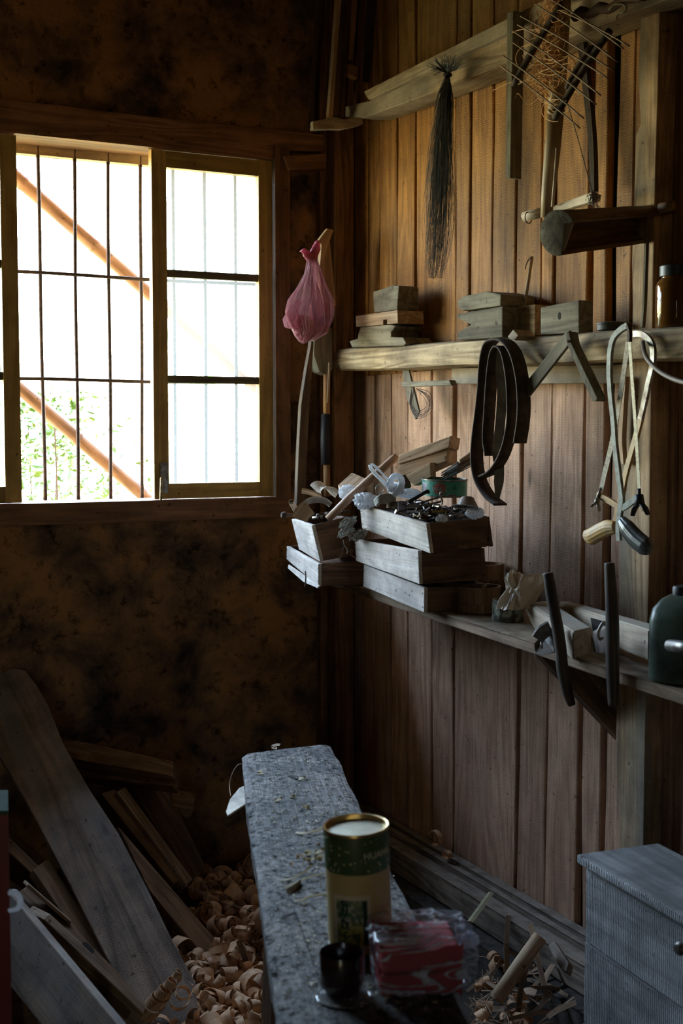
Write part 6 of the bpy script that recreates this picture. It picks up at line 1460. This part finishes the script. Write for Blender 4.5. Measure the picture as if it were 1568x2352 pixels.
plk('upper brown timber lying flat behind the widest plank, against the back wall', [(60, 1676, .46), (398, 1748, .43), (130, 1742, .40), (398, 1750, .43), (397, 1782, .38), (100, 1733, .4), (60, 1726, .4)][:3] and [(60, 1676, .47), (398, 1748, .44), (397, 1783, .41), (60, 1724, .43)], 0.05, M_or)
plk('lower brown timber lying flat behind the widest plank', [(60, 1727, .40), (397, 1786, .37), (396, 1806, .35), (60, 1772, .37)], 0.05, M_or)
plk('brown plank standing steeply behind the widest one, with a square cut top', [(232, 1822, .36), (264, 1812, .36), (424, 2015, .16), (398, 2030, .16)], 0.03, M_or)
plk('orange batten standing beside the square cut brown plank', [(268, 1818, .36), (288, 1807, .36), (443, 2020, .15), (428, 2032, .15)], 0.03, M_orl)
plk('dark reddish plank behind the orange batten', [(292, 1800, .34), (372, 1782, .34), (470, 1985, .12), (446, 2032, .12)], 0.02, M_brown_shade)
plk('small brown timber end behind the dark plank', [(395, 1812, .30), (448, 1820, .28), (447, 1858, .25), (392, 1850, .27)], 0.04, M_or)
plk('reddish plank emerging from under the right edge of the widest one', [(272, 1900, .30), (500, 2168, .04), (482, 2196, .04), (455, 2196, .04), (345, 2042, .2), (285, 1945, .28)][:3] and [(272, 1898, .33), (502, 2165, .07), (470, 2198, .06), (344, 2046, .20)], 0.022, M_or)
plk('dark plank edge under the reddish plank', [(344, 2048, .16), (470, 2200, .04), (445, 2205, .03), (350, 2070, .13)], 0.02, M_brown_shade)
plk('brown plank left of the widest one, its upper part cut by the red carton', [(-60, 1812, .36), (103, 1972, .22), (78, 1998, .20), (-60, 1880, .32)], 0.03, M_or)
plk('long brown plank with a pale top edge, second from the red carton', [(-60, 1880, .36), (84, 2018, .24), (190, 2130, .14), (165, 2150, .12), (60, 2050, .22), (-60, 1960, .33)], 0.028, M_or)
plk('square cut brown plank running under the left edge of the widest one', [(76, 1997, .27), (110, 1971, .27), (300, 2262, .06), (262, 2270, .05)], 0.022, M_or)
pl4 = plk('brown plank with a slotted hole near its lower end', [(40, 2050, .27), (68, 2030, .27), (330, 2290, .06), (300, 2325, .05), (150, 2180, .17)], 0.024, M_or)
n4 = (Hh((68, 2030, .27)) - Hh((40, 2050, .27))).cross(Hh((330, 2290, .06)) - Hh((40, 2050, .27))).normalized(); n4 = n4 if n4.dot(EYE - Hh((40, 2050, .27))) > 0 else -n4
slab('slot', [PL(a, b, Hh((40, 2050, .27)) + n4 * 0.0006, n4) for a, b in ((188, 2168), (192, 2163), (198, 2164), (214, 2178), (217, 2186), (213, 2190), (207, 2188), (190, 2174))], n4, 0.001, M_dark, pl4, 0)
plk('thin pale lath lying along the upper edge of the slotted plank', [(57, 2020, .30), (66, 2030, .30), (165, 2118, .20), (162, 2112, .21)], 0.008, M_orl)
plk('light plank below the slotted one with a ragged lower end', [(60, 2092, .25), (100, 2112, .24), (345, 2345, .05), (310, 2380, .04), (230, 2320, .1)], 0.022, M_orl)
plk('big pale grey plank at the lower left corner with a lit upper edge', [(-90, 1960, .33), (20, 2048, .33), (318, 2410, .27), (190, 2470, .24), (20, 2262, .28), (-90, 2140, .37)], 0.03, M_big)
plk('brown plank end under the big pale grey one at the bottom left', [(-40, 2180, .22), (20, 2240, .20), (120, 2400, .10), (20, 2400, .1)], 0.03, M_or)
# rubble of offcuts that carries the pile
for k in range(16):
    p = F(rnd.uniform(20, 420), rnd.uniform(1900, 2280), 0.0); L_ = rnd.uniform(.15, .4)
    o = box('pile_offcut', (p.x, p.y, 0.012 + 0.02 * rnd.random()), (0.05, L_, 0.04), M_brown_shade, None, rnd.uniform(-.9, .9)); tag(o, 'dark offcut buried in the bottom of the plank pile', 'offcut', 'buried offcuts under the plank pile')

# ================================================================ shavings
M_curl = wood('curled_shaving', (0.48, 0.25, 0.12), (0.80, 0.50, 0.29), rough=0.55, knots=0, dirt=0.08)
def curl_mesh(r, turns, w, drift, taper, seed, mat):
    r_ = random.Random(seed); n = int(14 * turns) + 6; P = []; wv_ = []
    for i in range(n):
        a = turns * 2 * math.pi * i / (n - 1); rr = r * (1 - taper * i / n)
        P.append(V((rr * math.cos(a), drift * i / n, rr * math.sin(a)))); wv_.append(V((0.15 * math.sin(a + seed), 1, 0.1)))
    bm = bmesh.new(); ribbon_bm(bm, P, [w * (0.75 + .25 * math.sin(i * .3 + seed)) for i in range(n)], wv_, 0.0007)
    me = mesh_of(bm); me.materials.append(mat)
    for p in me.polygons: p.use_smooth = True
    me.set_sharp_from_angle(angle=math.radians(45)); return me
curls = [curl_mesh(r, t_, w, d, tp, s, M_curl) for r, t_, w, d, tp, s in ((.017, 1.3, .022, .012, .3, 1), (.013, 2.0, .018, .010, .4, 2), (.021, 1.1, .026, .02, .2, 3), (.015, 1.6, .024, .02, .35, 4), (.011, 1.4, .015, .006, .3, 5), (.019, .75, .020, .01, .1, 6), (.024, .6, .022, .02, .1, 7), (.014, 2.6, .014, .03, .5, 8))]
poly = [(430, 1905), (500, 1890), (575, 1905), (600, 2060), (622, 2250), (640, 2420), (420, 2420), (470, 2300), (400, 2170), (470, 2200), (505, 2180), (445, 2060)]
def inside(x, y, pg):
    c = False; j = len(pg) - 1
    for i in range(len(pg)):
        if (pg[i][1] > y) != (pg[j][1] > y) and x < (pg[j][0] - pg[i][0]) * (y - pg[i][1]) / (pg[j][1] - pg[i][1]) + pg[i][0]: c = not c
        j = i
    return c
def scatter(n, zlo, zhi, seed, pg):
    r_ = random.Random(seed); out = []
    x0, x1 = min(p[0] for p in pg), max(p[0] for p in pg); y0, y1 = min(p[1] for p in pg), max(p[1] for p in pg)
    while len(out) < n:
        x, y = r_.uniform(x0, x1), r_.uniform(y0, y1)
        if inside(x, y, pg) and F(x, y, 0.02).y < 3.52: out.append((x, y, r_.uniform(zlo, zhi), r_))
    return out
lab = 'curled wood shaving lying on top of the shavings heap left of the bench'
for i, (x, y, z, r_) in enumerate(scatter(190, 0.040, 0.085, 5, poly)):
    o = bpy.data.objects.new('curled_shaving', curls[i % 8]); C.objects.link(o); s = r_.uniform(0.95, 1.75)
    o.matrix_basis = Matrix.Translation(F(x, y, z)) @ Matrix.Rotation(r_.uniform(0, 6.3), 4, 'Z') @ Matrix.Rotation(r_.uniform(-.9, .9), 4, 'X') @ Matrix.Rotation(r_.uniform(0, 6.3), 4, 'Y') @ Matrix.Scale(s, 4)
    tag(o, lab, 'shaving', 'curled shavings on the heap')
bm = bmesh.new()
for i, (x, y, z, r_) in enumerate(scatter(340, 0.0, 0.045, 6, [(430, 1930), (585, 1930), (660, 2450), (380, 2450), (300, 2250), (430, 2100)])):
    me = curls[i % 8]; b2 = bmesh.new(); b2.from_mesh(me); b2.transform(Matrix.Translation(F(x, y, z)) @ Matrix.Rotation(r_.uniform(0, 6.3), 4, 'Z') @ Matrix.Rotation(r_.uniform(-1.2, 1.2), 4, 'X') @ Matrix.Rotation(r_.uniform(0, 6.3), 4, 'Y'))
    m2 = bpy.data.meshes.new('t'); b2.to_mesh(m2); b2.free(); bm.from_mesh(m2); bpy.data.meshes.remove(m2)
me = bpy.data.meshes.new('m'); bm.to_mesh(me); bm.free(); me.materials.clear()
tag(link('shavings_heap', me, M_curl), 'deep heap of wood shavings on the floor between bench and planks', 'shavings', kind='stuff')
# spiral shaving at the foot of the widest plank
def spiral(name, pa, pb, r0, r1, turns, w, lbl, mat=M_curl):
    ax_ = (pb - pa); L_ = ax_.length; ax_ = ax_.normalized(); u_ = ax_.cross(V((0, 0, 1))).normalized(); w_ = ax_.cross(u_); P = []; wv_ = []; n = int(turns * 18)
    for i in range(n + 1):
        f = i / n; a = turns * 2 * math.pi * f; r = r0 + (r1 - r0) * f; P.append(pa + ax_ * L_ * f + (u_ * math.cos(a) + w_ * math.sin(a)) * r); wv_.append(ax_)
    bm = bmesh.new(); M = along(P); Mi = M.inverted(); R3 = Mi.to_3x3(); ribbon_bm(bm, [Mi @ p for p in P], [w * (1 - .5 * i / n) for i in range(n + 1)], [R3 @ q for q in wv_], 0.0008)
    return tag(link(name, mesh_of(bm), mat, M), lbl, 'shaving')
spiral('spiral_shaving', F(345, 2320, .10), G(415, 2232, 2.66), 0.022, 0.008, 4.2, 0.034, 'long spiral shaving standing at the foot of the widest plank')
spiral('spiral_shaving', F(412, 2300, .07), G(428, 2270, 2.72), 0.020, 0.014, 1.6, 0.030, 'short wide spiral shaving right beside the long standing one')
o = tube('thin_strip', smoothpath([F(375, 2018, .12), F(440, 2040, .12), F(500, 2068, .11), F(588, 2094, .12)], 5), [0.0035, 0.002, 0.0012], M_orl, seg=6, flat=.5); tag(o, 'long thin wood strip lying across the shavings towards the bench', 'strip')
o = ribG('bark_strip', [(548, 2160), (562, 2200), (572, 2240), (562, 2285)], 3.0, (12, -6), 0.0, 0.001, M_brown_shade); tag(o, 'dark curved bark strip among the shavings beside the bench', 'bark')
# ---- right of the bench
o = tube('yellow_rule', [R(1128, 2050, .12), G(1079, 2118, 3.06)], 0.008, plain('faded_yellow_paint', (0.42, 0.38, 0.20), rough=0.6, scale=60, col2=(0.3, 0.28, 0.2)), seg=4, smooth=False, flat=.35); tag(o, 'faded yellow flat stick leaning on the beam at the foot of the plank wall', 'stick')
o = tube('round_dowel', [G(1240, 2152, 2.86), G(1195, 2215, 2.84), G(1140, 2295, 2.80)], [0.0165, 0.017, 0.017], M_pale, seg=20); tag(o, 'thick round pale dowel leaning on the ground beam beside the chest', 'dowel')
o = slabG('broken_stub', [(1258, 2172, 2.90), (1272, 2160, 2.90), (1305, 2210, 2.82), (1300, 2232, 2.82), (1285, 2222, 2.84)], 0.02, M_sill); tag(o, 'short broken stub between the dowel and the chest', 'stub')
poly2 = [(1075, 2225), (1120, 2190), (1180, 2215), (1260, 2225), (1302, 2260), (1298, 2430), (1085, 2430)]
def sliver_mesh(L_, w, bend, seed):
    P = [V((L_ * (i / 6 - .5), bend * math.sin(i / 6 * 3.14), 0.3 * bend * math.cos(i + seed))) for i in range(7)]; bm = bmesh.new(); ribbon_bm(bm, P, [w * (1 - .4 * abs(i / 6 - .5)) for i in range(7)], V((0, 1, .3)), 0.0012)
    me = mesh_of(bm); me.materials.append(M_orl); return me
sl = [sliver_mesh(*a) for a in ((.13, .010, .006, 1), (.09, .005, .012, 2), (.16, .004, .02, 3), (.07, .016, .004, 4), (.11, .007, .0, 5), (.10, .003, .03, 6))]
for i, (x, y, z, r_) in enumerate(scatter(90, 0.02, 0.085, 9, poly2)):
    o = bpy.data.objects.new('wood_splinter', sl[i % 6]); C.objects.link(o)
    o.matrix_basis = Matrix.Translation(F(x, y, z)) @ Matrix.Rotation(r_.uniform(0, 6.3), 4, 'Z') @ Matrix.Rotation(r_.uniform(-.5, .5), 4, 'Y') @ Matrix.Rotation(r_.uniform(-.9, .9), 4, 'X')
    tag(o, 'thin pale splinter in the heap on the floor between bench and chest', 'splinter', 'splinters on the floor between bench and chest')
for i, (x, y, z, r_) in enumerate(scatter(26, 0.03, 0.08, 19, poly2)):
    o = bpy.data.objects.new('curled_shaving', curls[(i * 3) % 8]); C.objects.link(o)
    o.matrix_basis = Matrix.Translation(F(x, y, z)) @ Matrix.Rotation(r_.uniform(0, 6.3), 4, 'Z') @ Matrix.Rotation(r_.uniform(-.9, .9), 4, 'X') @ Matrix.Rotation(r_.uniform(0, 6.3), 4, 'Y')
    tag(o, 'curled wood shaving among the splinters between bench and chest', 'shaving', 'curled shavings right of the bench')
for (x, y, L_, a, lbl) in ((1165, 2250, .20, 1.2, 'long flat pale splinter leaning steeply in front of the dowel'), (1190, 2325, .16, 1.35, 'flat pale splinter standing nearest the frame bottom right of the bench'), (1255, 2285, .18, .7, 'long pale splinter pointing towards the chest')):
    p = F(x, y, .06); o = ribbon('long_splinter', [p, p + V((.02, .5 * L_ * math.cos(a), .35 * L_)), p + V((.05, L_ * math.cos(a), .6 * L_))], .012, V((1, -.4, 0)), .002, M_orl); tag(o, lbl, 'splinter')
def beam_curl(px, py, r, s, lbl):
    P = [R(px, py, .05) + V((0, r * math.cos(a) * 1.5, r * math.sin(a) + r * .5)) for a in [s + k * .4 for k in range(13)]]
    tag(ribbon('beam_shaving', P, .016, V((1, .2, 0)), .0008, M_curl), lbl, 'shaving')
beam_curl(1000, 1932, .020, .2, 'brown curled shaving lying on the ground beam below the planks')
beam_curl(1026, 1968, .012, 1.5, 'smaller frayed shaving on the ground beam just nearer than the brown curl')
